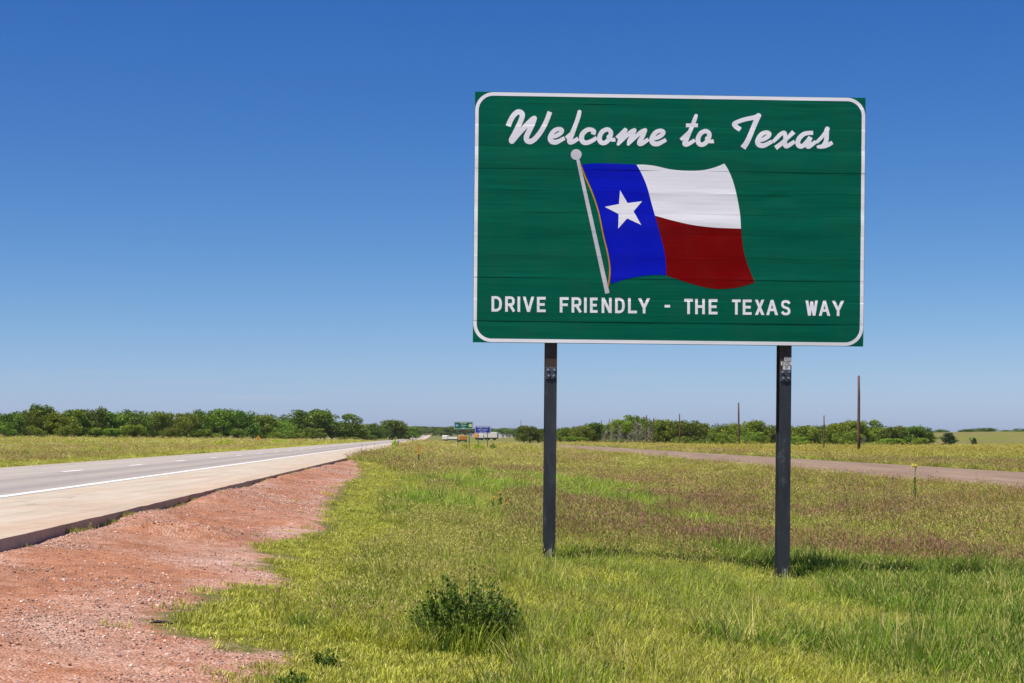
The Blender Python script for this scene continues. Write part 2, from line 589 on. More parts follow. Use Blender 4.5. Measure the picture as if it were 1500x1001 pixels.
def wear(t, co, base, dark, scale):
    """wandering cracks, transverse joints and old stains"""
    wob = noise(t, co, 1.5, 4, 0.6)
    mv = N(t, 'ShaderNodeVectorMath', operation='ADD'); t.links.new(co, mv.inputs[0])
    cw = N(t, 'ShaderNodeCombineXYZ')
    for q in range(2): t.links.new(mathn(t, 'MULTIPLY', wob, 1.4), cw.inputs[q])
    t.links.new(cw.outputs[0], mv.inputs[1])
    vc = N(t, 'ShaderNodeTexVoronoi', feature='DISTANCE_TO_EDGE'); vc.inputs['Scale'].default_value = scale
    t.links.new(mv.outputs[0], vc.inputs['Vector'])
    crack = ramp(t, vc.outputs['Distance'], [(0.0, 0.75), (0.012, 0.0)])
    brk = ramp(t, noise(t, co, 0.4, 3), [(0.45, 0.0), (0.6, 1.0)])
    base = mixc(t, mathn(t, 'MULTIPLY', crack, brk), base, dark)
    st = ramp(t, noise(t, mapping(t, co, (1.6, 0.5, 1)), 0.8, 7, 0.7), [(0.55, 0.0), (0.75, 0.45)])
    return mixc(t, st, base, tuple(2.2 * q for q in dark))


def lane_material():
    m, t = new_mat('worn_asphalt')
    co = objco(t)
    sx = N(t, 'ShaderNodeSeparateXYZ'); t.links.new(co, sx.inputs[0])
    u = mathn(t, 'MULTIPLY', mathn(t, 'SUBTRACT', sx.outputs[0], mathn(t, 'MULTIPLY', sx.outputs[1], KR)), -1)
    # tyre-darkened wheel tracks at fixed distances from the lane line
    w = 0
    tracks = None
    for c in (8.75, 10.5, 12.4, 14.1):
        d = mathn(t, 'ABSOLUTE', mathn(t, 'SUBTRACT', u, c))
        k = ramp(t, mathn(t, 'MULTIPLY', d, 1.25, clamp=True), [(0.15, 1.0), (0.85, 0.0)])
        tracks = k if tracks is None else mathn(t, 'ADD', tracks, k)
    n1 = noise(t, mapping(t, co, (1.2, 0.04, 1)), 1.5, 5, 0.6)
    n2 = noise(t, co, 40, 3, 0.7)
    base = ramp(t, n1, [(0.3, (0.29, 0.26, 0.225)), (0.7, (0.36, 0.325, 0.275))])
    base = mixc(t, mathn(t, 'MULTIPLY', tracks, 0.62), base, (0.235, 0.215, 0.195))
    fl = ramp(t, mathn(t, 'MULTIPLY', mathn(t, 'SUBTRACT', u, 11.3), 1.5, clamp=True), [(0.0, 0.0), (1.0, 1.0)])
    base = mixc(t, mathn(t, 'MULTIPLY', fl, 0.45), base, (0.42, 0.38, 0.32))
    base = mixc(t, 0.5, base, ramp(t, n2, [(0.3, 0.75), (0.7, 1.2)]), 'MULTIPLY')
    base = wear(t, co, base, (0.07, 0.065, 0.06), 0.22)
    p = N(t, 'ShaderNodeBsdfPrincipled'); p.inputs['Roughness'].default_value = 0.85
    p.inputs['Specular IOR Level'].default_value = 0.25
    t.links.new(base, p.inputs['Base Color'])
    out(t, p.outputs[0])
    return m


def shoulder_material():
    m, t = new_mat('dusty_concrete')
    co = objco(t)
    sx = N(t, 'ShaderNodeSeparateXYZ'); t.links.new(co, sx.inputs[0])
    u = mathn(t, 'MULTIPLY', mathn(t, 'SUBTRACT', sx.outputs[0], mathn(t, 'MULTIPLY', sx.outputs[1], KR)), -1)
    n1 = noise(t, mapping(t, co, (1.4, 0.1, 1)), 1.6, 6, 0.65)
    n2 = noise(t, co, 9, 5, 0.7)
    n3 = noise(t, mapping(t, co, (1, 0.35, 1)), 0.5, 5, 0.6)
    base = ramp(t, n1, [(0.3, (0.37, 0.315, 0.235)), (0.7, (0.50, 0.44, 0.345))])
    dust = mathn(t, 'ADD', ramp(t, n3, [(0.5, 0.0), (0.75, 0.45)]), ramp(t, mathn(t, 'MULTIPLY', mathn(t, 'SUBTRACT', u, 4.5), 0.6, clamp=True), [(0.0, 0.25), (0.9, 0.0)]))
    base = mixc(t, dust, base, (0.42, 0.25, 0.15))
    base = mixc(t, 0.5, base, ramp(t, n2, [(0.3, 0.78), (0.7, 1.15)]), 'MULTIPLY')
    base = wear(t, co, base, (0.12, 0.095, 0.07), 0.3)
    p = N(t, 'ShaderNodeBsdfPrincipled'); p.inputs['Roughness'].default_value = 0.9
    p.inputs['Specular IOR Level'].default_value = 0.2
    t.links.new(base, p.inputs['Base Color'])
    out(t, p.outputs[0])
    return m


def paint_material(name, col):
    m, t = new_mat(name)
    co = objco(t)
    n1 = noise(t, co, 3.0, 6, 0.7)
    p = N(t, 'ShaderNodeBsdfPrincipled'); p.inputs['Roughness'].default_value = 0.7
    t.links.new(ramp(t, n1, [(0.32, tuple(c * 0.62 for c in col)), (0.55, col)]), p.inputs['Base Color'])
    out(t, p.outputs[0])
    return m


M_white = paint_material('road_paint_white', (0.78, 0.77, 0.74))
Yr = np.concatenate([np.linspace(-14, 120, 270), np.geomspace(121, 1500, 150)])
road = strip(7.6, 15.15, Yr, 0.0, 'highway', lane_material(), nu=4)
tag(road, 'grey two-lane highway carriageway with worn wheel tracks', 'road', kind='structure')
strip(4.55, 7.6, Yr, -0.002, 'paved_shoulder', shoulder_material(), road, nu=3, thick=0.2)
strip(7.66, 7.90, Yr, 0.004, 'edge_line', M_white, road)
strip(14.86, 14.98, Yr, 0.004, 'edge_line', paint_material('road_paint_yellow', (0.55, 0.43, 0.14)), road)
# dashes 3.05 m long every 12.19 m
y0 = G(106, 690)[1]
Yd = F * 11.4 / (640 - 106.0)
dash_v = [(-0.11, -1.52, 0), (0.11, -1.52, 0), (0.11, 1.52, 0), (-0.11, 1.52, 0)]
dm = bpy.data.meshes.new('lane_dash')
dm.from_pydata([(x + KR * y, y, z) for x, y, z in dash_v], [], [(0, 1, 2, 3)])
dm.materials.append(M_white)
for k in range(-4, 46):
    Y = Yd + 12.19 * k
    o = bpy.data.objects.new('lane_dash', dm)
    o.location = (XY(11.4, Y), Y, RZ + 0.005)
    o.parent = road
    COL.objects.link(o)

# side road on the right: dusty brown two-lane strip
fm, t = new_mat('side_road_surface')
co = objco(t)
n1 = noise(t, mapping(t, co, (1.0, 0.06, 1)), 1.2, 6, 0.65)
n2 = noise(t, co, 12, 4, 0.7)
c = ramp(t, n1, [(0.28, (0.165, 0.118, 0.080)), (0.5, (0.225, 0.163, 0.112)), (0.72, (0.295, 0.218, 0.15))])
c = mixc(t, 0.6, c, ramp(t, n2, [(0.3, 0.75), (0.7, 1.2)]), 'MULTIPLY')
p = N(t, 'ShaderNodeBsdfPrincipled'); p.inputs['Roughness'].default_value = 0.9; p.inputs['Specular IOR Level'].default_value = 0.15
t.links.new(c, p.inputs['Base Color']); out(t, p.outputs[0])
Yf = np.linspace(-14, 330, 170)
us = np.linspace(-24.2, -16.2, 7)
v = []; f = []
for Y in Yf:
    wob = 0.25 * (fbm(np.array([Y * 0.12]), np.array([1.5]), 8)[0] - 0.5)
    for j, u in enumerate(us):
        uu = u + (wob if j in (0, 6) else 0)
        x = XY(uu, Y)
        v.append((x, Y, float(ground(np.array([XY(np.clip(uu, -24.0, -16.4), Y)]), np.array([Y]), False)[0]) + 0.03 + 0.05 * (1 - (abs(u + 20.2) / 4) ** 2)))
for i in range(len(Yf) - 1):
    for j in range(6):
        a = i * 7 + j
        f.append((a, a + 7, a + 8, a + 1))
sr = from_py('side_road', v, f, fm, smooth=True)
tag(sr, 'dusty brown side road beyond the grassy median', 'road', kind='structure')

Yo = np.geomspace(20, 900, 120)
v = []; f = []
for Y in Yo:
    for u in (41.0, 42.0, 43.0, 44.0):
        v.append((XY(u, Y), Y, float(ground(np.array([XY(u, Y)]), np.array([Y]), False)[0]) + 0.09))
for i in range(len(Yo) - 1):
    for j in range(3):
        a = i * 4 + j
        f.append((a, a + 4, a + 5, a + 1))
oc = from_py('opposite_carriageway', v, f, simple('pale_concrete', (0.46, 0.42, 0.34), 0.9, 0, 0.1, 0.6), smooth=True)
tag(oc, 'pale strip of the opposite carriageway beyond the far verge', 'road', kind='structure')

# ---------------------------------------------------------------- the welcome sign
SW, SH = 5.48, 3.49
BL = np.array([(692.6 - 750) / 105.2, F / 105.2, CZ + (HOR - 501.5) / 105.2])   # lower left corner
yaw = math.asin(0.20 / SW)
rol = R(-0.52)
ex = np.array([math.cos(yaw) * math.cos(rol), math.sin(yaw), math.sin(rol)]); ex /= np.linalg.norm(ex)
ez = np.array([-math.sin(rol), 0, math.cos(rol)]); ez -= ex * ez.dot(ex); ez /= np.linalg.norm(ez)
ey = np.cross(ez, ex)            # points away from the camera
MS = Matrix(((ex[0], ey[0], ez[0], BL[0]), (ex[1], ey[1], ez[1], BL[1]), (ex[2], ey[2], ez[2], BL[2]), (0, 0, 0, 1)))
C0 = np.array([0, 0, CZ])


def sign_xy(px, py):
    """point on the sign face, in the sign's own metres, seen at a pixel (to measure the artwork)"""
    d = np.array([(px - 750) / F, 1.0, (HOR - py) / F])
    tt = (BL - C0).dot(ey) / d.dot(ey)
    q = C0 + d * tt - BL
    return q.dot(ex), q.dot(ez)


PL = 0.3035
SEAMS = [0.0] + [PL * k for k in range(1, 12)] + [SH]
prng = np.random.default_rng(11)
BUL = prng.uniform(-0.003, 0.0045, 12)
TIL = prng.uniform(-0.0055, 0.0055, 12)
TIL[0] = -0.010                   # the lowest plank leans back a little under its seam
BUL[0] = 0.001
STEP = prng.uniform(0.0000, 0.0022, 12)
STEP[0] = -0.006


def face_y(x, z):
    """depth of the sign face (negative = towards the viewer)"""
    z = min(max(z, 0.0), SH - 1e-6)
    i = 0
    while i < 11 and z >= SEAMS[i + 1]:
        i += 1
    a, b = SEAMS[i], SEAMS[i + 1]
    tt = (z - a) / (b - a)
    wav = float(vnoise(np.array([x * 0.55 + i * 7.3]), np.array([i * 3.1]), 77)[0]) - 0.5
    wv2 = float(vnoise(np.array([x * 1.7 + i * 3.3]), np.array([tt * 2.2 + i * 9.1]), 78)[0]) - 0.5
    wv3 = 0.2 + 2.6 * (float(vnoise(np.array([x * 1.1 + i * 5.7]), np.array([i * 2.3]), 79)[0]) - 0.45)
    y = -BUL[i] * (1 + 1.2 * wav) * 4 * tt * (1 - tt) - TIL[i] * (1 - tt) * (0.6 + wav) - 0.0045 * wv2
    e = min(z - a, b - z)
    y -= STEP[i] * tt                       # each plank's upper edge stands a little proud of the next
    if b - z < 0.005 and i < 11:
        y += (0.0026 * max(0.0, wv3) if i else 0.001) * (1 - (b - z) / 0.005)
    # old knock on the right-hand side
    y += 0.012 * math.exp(-(((x - 4.25) / 0.16) ** 2 + ((z - 2.07) / 0.045) ** 2))
    return y


sign = empty('welcome_sign', (0, 0, 0))
sign.matrix_world = MS
tag(sign, 'large green state welcome sign with flag on two steel posts', 'road sign')

M_green = sheeting('sign_green', (0.001, 0.122, 0.070))
M_swhite = sheeting('sign_white', (0.90, 0.90, 0.92), var=0.04, dirt=0.15)
M_silver = sheeting('sign_silver', (0.60, 0.60, 0.63), var=0.05, dirt=0.15)
M_blue = sheeting('sign_blue', (0.003, 0.010, 0.52), var=0.08)
M_red = sheeting('sign_red', (0.20, 0.001, 0.001), var=0.08)
M_gold = sheeting('sign_gold', (0.62, 0.27, 0.03), var=0.05)
M_alu = simple('plank_aluminium', (0.45, 0.45, 0.45), 0.45, 0.7)

for i in range(12):
    a, b = SEAMS[i] + 0.0006, SEAMS[i + 1] - 0.0006
    zs = sorted({a, b - 0.005, b} | set(np.linspace(a, b - 0.006, 9)))
    xs = np.linspace(0, SW, 46)
    v, f = [], []
    for z in zs:
        for x in xs:
            v.append((x, face_y(x, z), z))
    nx = len(xs)
    for r in range(len(zs) - 1):
        for k in range(nx - 1):
            q = r * nx + k
            f.append((q, q + 1, q + nx + 1, q + nx))
    # returns and back, on their own vertices
    nz = len(zs)
    rim = [r * nx for r in range(nz)] + [(nz - 1) * nx + k for k in range(1, nx)] + [r * nx + nx - 1 for r in range(nz - 2, -1, -1)] + list(range(nx - 2, 0, -1))
    k0 = len(v)
    for q in rim:
        v.append(v[q])
    k1 = len(v)
    for q in rim:
        v.append((v[q][0], 0.05, v[q][2]))
    nq = len(rim)
    for q in range(nq):
        q2 = (q + 1) % nq
        f.append((k0 + q, k0 + q2, k1 + q2, k1 + q))
    f.append([k1 + q for q in range(nq)])
    pm = from_py('plank', v, f, M_green, sign)
    pm.data.polygons.foreach_set('use_smooth', [len(pp.vertices) == 4 and pp.index < (len(zs) - 1) * (nx - 1) for pp in pm.data.polygons])


def conform(bm, off):
    """cut artwork at the plank seams and lay it on the rippled face, `off` proud of it; off may be stored per vertex"""
    lay = bm.verts.layers.float.get('lift')
    cuts = []
    for i in range(12):
        a, b = SEAMS[i], SEAMS[i + 1]
        cuts += [a, a + 0.0004, b - 0.005] + list(np.linspace(a, b, 6)[1:-1])
    zmin = min(v.co.z for v in bm.verts); zmax = max(v.co.z for v in bm.verts)
    xmin = min(v.co.x for v in bm.verts); xmax = max(v.co.x for v in bm.verts)
    for c in cuts:
        if zmin < c < zmax:
            bmesh.ops.bisect_plane(bm, geom=bm.verts[:] + bm.edges[:] + bm.faces[:], plane_co=(0, 0, c), plane_no=(0, 0, 1), dist=1e-6)
    for c in np.arange(0.2, SW, 0.25):
        if xmin < c < xmax:
            bmesh.ops.bisect_plane(bm, geom=bm.verts[:] + bm.edges[:] + bm.faces[:], plane_co=(c, 0, 0), plane_no=(1, 0, 0), dist=1e-6)
    for v in bm.verts:
        extra = v[lay] if lay is not None else 0.0
        v.co.y = face_y(v.co.x, v.co.z) - off - extra
    bm.normal_update()
    for fc in bm.faces:
        if fc.normal.y > 0:
            fc.normal_flip()


def art_poly(pts_px, name, mat, off, parent=None):
    bm = bmesh.new()
    vs = []
    for p_ in pts_px:
        x, z = sign_xy(*p_)
        vs.append(bm.verts.new((x, 0, z)))
    fc = bm.faces.new(vs)
    bm.normal_update()
    bmesh.ops.triangulate(bm, faces=[fc], ngon_method='EAR_CLIP')
    conform(bm, off)
    return from_bm(name, bm, mat, parent or sign)


def catmull(pts, n=7):
    P = [np.array(q, float) for q in pts]
    if len(P) == 2:
        return [P[0] + (P[1] - P[0]) * k / 2 for k in range(3)]
    o = []
    for i in range(len(P) - 1):
        p0 = P[i - 1] if i > 0 else 2 * P[0] - P[1]
        p3 = P[i + 2] if i + 2 < len(P) else 2 * P[-1] - P[-2]
        p1, p2 = P[i], P[i + 1]
        for k in range(n):
            s = k / n
            o.append(0.5 * ((2 * p1) + (-p0 + p2) * s + (2 * p0 - 5 * p1 + 4 * p2 - p3) * s * s + (-p0 + 3 * p1 - 3 * p2 + p3) * s ** 3))
    o.append(P[-1])
    return o


def add_stroke(bm, lay, pts, scale, org, lift, cap0='b', cap1='b', n=7):
    """a brush stroke of varying width (points x, y, width in trace units)"""
    C = catmull(pts, n)
    L = len(C)
    left, right = [], []
    def vert(x, y, l):
        sx_, sz_ = sign_xy(org[0] + x / scale, org[1] + y / scale)
        v_ = bm.verts.new((sx_, 0, sz_)); v_[lay] = l
        return v_
    tang = []
    for i in range(L):
        d = C[min(i + 1, L - 1)][:2] - C[max(i - 1, 0)][:2]
        d = d / (np.linalg.norm(d) + 1e-9)
        tang.append(d)
        nrm = np.array([-d[1], d[0]])
        w = C[i][2] / 2
        l = lift + 0.0004 * i / L
        a = C[i][:2] + nrm * w; b_ = C[i][:2] - nrm * w
        left.append(vert(a[0], a[1], l)); right.append(vert(b_[0], b_[1], l))
    for i in range(L - 1):
        for tri in ((left[i], left[i + 1], right[i + 1]), (left[i], right[i + 1], right[i])):
            try: bm.faces.new(tri)
            except ValueError: pass
    for cap, i, sgn in ((cap0, 0, -1), (cap1, L - 1, 1)):
        if cap == 'r':
            d = tang[i] * sgn; nrm = np.array([-d[1], d[0]]); w = C[i][2] / 2
            l = lift + 0.0004 * i / L
            ring = [vert(*(C[i][:2] + nrm * w * math.cos(q) + d * w * math.sin(q)), l) for q in np.linspace(0, math.pi, 11)]
            bm.faces.new(ring)


def script_letter(strokes, org, scale=12.0, mat=None):
    bm = bmesh.new()
    lay = bm.verts.layers.float.new('lift')
    for k, (pts, caps) in enumerate(strokes):
        add_stroke(bm, lay, pts, scale, org, 0.0005 * k, caps[0], caps[1])
    bmesh.ops.triangulate(bm, faces=bm.faces[:])
    conform(bm, 0.0010)
    return from_bm('letter', bm, mat or M_swhite, sign)


def sh(strokes, dx, dy):
    return [([(x + dx, y + dy, w) for x, y, w in s], c) for s, c in strokes]


oA, oB, oC, oD = (735, 150), (855, 150), (980, 150), (1100, 150)
L_W = [([(112, 422, 92), (150, 330, 90), (205, 235, 90), (280, 172, 92), (345, 190, 96), (360, 245, 92), (330, 335, 90), (280, 445, 92), (225, 560, 96), (182, 650, 106), (178, 676, 106)], 'br'),
       ([(178, 680, 104), (300, 545, 92), (430, 408, 90), (530, 308, 90), (572, 282, 86)], 'rr'),
       ([(572, 284, 92), (535, 390, 94), (478, 510, 94), (434, 610, 94), (448, 675, 96), (515, 688, 94), (605, 622, 90), (710, 480, 88), (790, 320, 84), (846, 168, 84)], 'rb')]
L_e = [([(885, 614, 56), (955, 592, 72), (1030, 545, 78), (1056, 497, 78), (1015, 470, 70), (940, 490, 78), (882, 550, 82), (850, 630, 86), (878, 688, 90), (950, 702, 86), (1030, 670, 74), (1106, 628, 66)], 'rb')]
L_l = [([(1130, 628, 62), (1180, 584, 62), (1235, 530, 50)], 'bb'),
       ([(1366, 170, 70), (1345, 260, 76), (1300, 390, 74), (1250, 520, 84), (1208, 620, 94), (1190, 686, 84), (1215, 705, 80), (1270, 685, 76), (1345, 636, 72)], 'rb')]
L_c = [([(162, 568, 80), (176, 515, 84), (130, 482, 74), (60, 488, 80), (-18, 555, 88), (-38, 635, 90), (-10, 698, 86), (60, 712, 80), (150, 675, 76), (230, 622, 66)], 'bb')]
L_o = [([(400, 478, 76), (325, 520, 82), (280, 610, 84), (292, 690, 84), (350, 718, 78), (420, 680, 80), (465, 600, 84), (478, 530, 78), (440, 486, 76), (398, 478, 76)], 'rr'),
       ([(440, 608, 78), (470, 646, 72), (510, 662, 66), (556, 654, 72)], 'rb')]
L_m = [([(580, 628, 66), (650, 568, 76), (728, 488, 72), (745, 460, 60)], 'bb'),
       ([(735, 500, 66), (665, 615, 84), (606, 738, 54)], 'rr'),
       ([(606, 740, 52), (720, 622, 68), (830, 524, 74), (888, 494, 74)], 'rr'),
       ([(890, 494, 76), (852, 590, 82), (806, 680, 80), (784, 740, 54)], 'rr'),
       ([(784, 740, 52), (900, 622, 68), (1010, 524, 74), (1076, 494, 74)], 'rr'),
       ([(1078, 494, 76), (1040, 590, 82), (990, 680, 84), (980, 728, 80), (1020, 730, 76), (1080, 692, 74), (1140, 650, 66)], 'rb')]
L_t = [([(475, 236, 62), (442, 330, 74), (396, 450, 70), (340, 570, 80), (292, 680, 86), (276, 732, 82), (312, 744, 74), (380, 712, 70), (455, 664, 60)], 'rb'),
       ([(206, 662, 58), (270, 600, 60), (345, 522, 46)], 'bb'),
       ([(298, 406, 66), (508, 406, 66)], 'bb')]
L_T = [([(1255, 482, 84), (1180, 432, 84), (1146, 385, 78), (1200, 348, 74), (1320, 306, 76), (1440, 280, 78), (1520, 264, 84), (1574, 238, 92)], 'br'),
       ([(1556, 268, 92), (1500, 400, 88), (1430, 570, 88), (1370, 700, 92), (1300, 806, 102)], 'rb')]
L_x = [([(385, 700, 60), (450, 634, 70), (530, 556, 72), (588, 540, 74), (602, 600, 70), (600, 690, 72), (602, 755, 80), (634, 774, 76), (700, 735, 72), (770, 690, 64)], 'bb'),
       ([(752, 520, 84), (650, 622, 66), (540, 722, 76), (432, 806, 84)], 'bb')]
L_a = [([(1092, 540, 72), (1020, 540, 72), (930, 560, 78), (852, 630, 84), (822, 708, 86), (850, 768, 86), (910, 768, 80), (975, 700, 72), (1045, 612, 70)], 'bb'),
       ([(1050, 612, 70), (1014, 700, 84), (994, 768, 82), (1022, 780, 74), (1080, 737, 72), (1142, 692, 64)], 'bb')]
L_s = [([(1152, 706, 60), (1230, 630, 62), (1300, 540, 60), (1342, 470, 84)], 'br'),
       ([(1338, 480, 72), (1332, 560, 76), (1326, 650, 82), (1306, 720, 84), (1252, 776, 76), (1186, 784, 62)], 'rr'),
       ([(1262, 780, 78), (1350, 752, 76), (1432, 708, 66)], 'bb')]
for st, org in ((L_W, oA), (L_e, oA), (L_l, oA), (L_c, oB), (L_o, oB), (L_m, oB), (sh(L_e, 343, 30), oB),
                (L_t, oC), (sh(L_o, 230, 29), oC), (L_T, oC), (sh(L_e, -735, 60), oD), (L_x, oD), (L_a, oD), (L_s, oD)):
    script_letter(st, org)

# --- block capitals: strokes in a unit cell (x right, y down)
BC = {
    'D': [[(0, 0), (0, 1)], [(0, 0), (.5, 0), (.86, .12), (1, .36), (1, .64), (.86, .88), (.5, 1), (0, 1)]],
    'R': [[(0, 0), (0, 1)], [(0, 0), (.62, 0), (.92, .08), (1, .27), (.92, .47), (.62, .55), (0, .55)], [(.5, .55), (1, 1)]],
    'I': [[(.5, 0), (.5, 1)]],
    'V': [[(0, 0), (.5, 1)], [(.5, 1), (1, 0)]],
    'E': [[(0, 0), (0, 1)], [(0, 0), (1, 0)], [(0, .5), (.85, .5)], [(0, 1), (1, 1)]],
    'F': [[(0, 0), (0, 1)], [(0, 0), (1, 0)], [(0, .5), (.85, .5)]],
    'N': [[(0, 1), (0, 0)], [(0, 0), (1, 1)], [(1, 1), (1, 0)]],
    'L': [[(0, 0), (0, 1)], [(0, 1), (1, 1)]],
    'Y': [[(0, 0), (.5, .55)], [(.5, .55), (1, 0)], [(.5, .5), (.5, 1)]],
    'T': [[(0, 0), (1, 0)], [(.5, 0), (.5, 1)]],
    'H': [[(0, 0), (0, 1)], [(1, 0), (1, 1)], [(0, .5), (1, .5)]],
    'X': [[(0, 0), (1, 1)], [(1, 0), (0, 1)]],
    'A': [[(0, 1), (.5, 0)], [(.5, 0), (1, 1)], [(.2, .68), (.8, .68)]],
    'S': [[(1, .2), (.86, .05), (.5, 0), (.14, .05), (.02, .24), (.16, .42), (.5, .5), (.84, .58), (.98, .77), (.86, .95), (.5, 1), (.14, .95), (0, .8)]],
    'W': [[(0, 0), (.26, 1)], [(.26, 1), (.5, .08)], [(.5, .08), (.74, 1)], [(.74, 1), (1, 0)]],
    '-': [[(0, .5), (1, .5)]],
}
DRIVE = [('D', 720, 735), ('R', 740, 754), ('I', 757, 763), ('V', 766, 782.4), ('E', 786.5, 799.3), ('F', 820, 833), ('R', 837.3, 851.5), ('I', 854.5, 860.5),
         ('E', 864.3, 875.3), ('N', 881.3, 896), ('D', 901, 915), ('L', 920, 933), ('Y', 935, 952), ('-', 973.5, 981.5), ('T', 1002.3, 1015), ('H', 1018.3, 1032.5),
         ('E', 1038, 1051), ('T', 1072.3, 1085), ('E', 1088, 1101), ('X', 1106, 1119.5), ('A', 1122.5, 1139.5), ('S', 1144, 1158), ('W', 1180, 1198), ('A', 1199.5, 1216), ('Y', 1219, 1236.3)]


def block_letter(ch, x0, x1, yt, yb, w, name='letter'):
    bm = bmesh.new()
    lay = bm.verts.layers.float.new('lift')
    h = w / 2
    for k, s in enumerate(BC[ch]):
        pts = []
        for (a, b_) in s:
            pts.append((x0 + h + a * (x1 - x0 - 2 * h), yt + h + b_ * (yb - yt - 2 * h), w))
        diag = ch in 'VAWXYN' and len(pts) == 2 and abs(pts[0][0] - pts[1][0]) > 1 and abs(pts[0][1] - pts[1][1]) > 1
        if len(pts) == 2:
            (ax, ay, _), (bx, by, _) = pts
            L = math.hypot(bx - ax, by - ay) + 1e-9
            ux, uy = (bx - ax) / L * h, (by - ay) / L * h
            if diag:                              # flat-topped diagonals
                hw = h * L / (abs(by - ay) + 1e-9)
                q = [(ax - hw, ay + (-h if ay < by else h)), (ax + hw, ay + (-h if ay < by else h)), (bx + hw, by + (h if ay < by else -h)), (bx - hw, by + (h if ay < by else -h))]
            else:
                q = [(ax - ux - uy, ay - uy + ux), (ax - ux + uy, ay - uy - ux), (bx + ux + uy, by + uy - ux), (bx + ux - uy, by + uy + ux)]
            vs = []
            for (xx, yy) in q:
                sx_, sz_ = sign_xy(xx, yy)
                v_ = bm.verts.new((sx_, 0, sz_)); v_[lay] = 0.0006 * k
                vs.append(v_)
            bm.faces.new(vs)
        else:
            add_stroke(bm, lay, pts, 1.0, (0, 0), 0.0006 * k, 'b', 'b', 5)
    bmesh.ops.triangulate(bm, faces=bm.faces[:])
    conform(bm, 0.0010)
    return from_bm(name, bm, M_swhite, sign)


for ch, x0, x1 in DRIVE:
    s = (x0 - 720) / 516.0
    block_letter(ch, x0, x1, 434.2 + 6.8 * s, 456.6 + 6.8 * s, 3.9)

# --- border: a rounded white line flush with the edges
def rrect(x0, x1, z0, z1, r, n=12):
    o = []
    for cx, cz, a0 in ((x1 - r, z1 - r, 0), (x0 + r, z1 - r, 90), (x0 + r, z0 + r, 180), (x1 - r, z0 + r, 270)):
        for k in range(n + 1):
            a = R(a0 + 90 * k / n)
            o.append((cx + r * math.cos(a), cz + r * math.sin(a)))
    return o


bm = bmesh.new()
oo = rrect(0.004, SW - 0.004, 0.005, SH - 0.005, 0.255)
ii = rrect(0.052, SW - 0.052, 0.053, SH - 0.053, 0.207)
va = [bm.verts.new((x, 0, z)) for x, z in oo]
vb = [bm.verts.new((x, 0, z)) for x, z in ii]
for k in range(len(oo)):
    k2 = (k + 1) % len(oo)
    bm.faces.new((va[k], va[k2], vb[k2], vb[k]))
conform(bm, 0.002)
from_bm('border', bm, M_swhite, sign)

# --- flag
Z = lambda q: [(840 + x * .2297, 210 + y * .2297) for x, y in q]


def smooth_line(q, n=4):
    return [tuple(c[:2]) for c in catmull([(x, y, 0) for x, y in q], n)]


hoist = smooth_line([(52, 137), (100, 250), (140, 350), (170, 460), (195, 580), (220, 700), (236, 800), (238, 898)])
bbot = smooth_line([(238, 898), (320, 870), (430, 848), (520, 840), (592, 843)])
bright_lo = smooth_line([(592, 843), (588, 760), (578, 680), (555, 590), (520, 462)])
bright_hi = smooth_line([(520, 462), (500, 390), (470, 280), (435, 195), (402, 137)])
btop = smooth_line([(402, 137), (300, 132), (180, 128), (110, 130), (52, 137)])
mid = smooth_line([(520, 462), (620, 490), (750, 520), (880, 537), (1000, 543), (1068, 545)])
fly_hi = smooth_line([(1068, 545), (1062, 450), (1045, 350), (1020, 250), (990, 175), (962, 130)])
wtop = smooth_line([(962, 130), (900, 155), (820, 173), (720, 176), (620, 167), (520, 145), (450, 137), (402, 137)])
fly_lo = smooth_line([(1068, 545), (1075, 620), (1090, 710), (1120, 800), (1155, 888)])
rbot = smooth_line([(1155, 888), (1080, 912), (1000, 926), (900, 928), (800, 910), (700, 880), (592, 843)])
fb = art_poly(Z(hoist[:-1] + bbot[:-1] + bright_lo[:-1] + bright_hi[:-1] + btop[:-1]), 'flag_blue_field', M_blue, 0.0022)
art_poly(Z(mid[:-1] + fly_hi[:-1] + wtop[:-1] + bright_hi[::-1][:-1]), 'flag_white_stripe', M_swhite, 0.0022)
art_poly(Z(mid[:-1] + fly_lo[:-1] + rbot[:-1] + bright_lo[:-1]), 'flag_red_stripe', M_red, 0.0022)
art_poly(Z([(297, 300), (345, 382), (438, 370), (383, 435), (432, 522), (342, 480), (285, 545), (288, 452), (200, 406), (290, 388)]), 'star', M_swhite, 0.0042)
art_poly(Z([(16, 100), (38, 100), (230, 955), (203, 961)]), 'flag_pole', M_silver, 0.0034)
art_poly([(844.0 + 8.0 * math.cos(q), 226.8 + 8.0 * math.sin(q)) for q in np.linspace(0, 2 * math.pi, 25)[:-1]], 'pole_ball', M_silver, 0.0046)
bm = bmesh.new(); lay = bm.verts.layers.float.new('lift')
add_stroke(bm, lay, [(45, 138, 8), (75, 215, 8), (120, 320, 8), (160, 440, 8), (188, 580, 8), (213, 680, 8), (228, 760, 9), (232, 830, 9), (221, 915, 8)], 1 / .2297, (840, 210), 0.0)
conform(bm, 0.0038)
from_bm('gold_cord', bm, M_gold, sign)

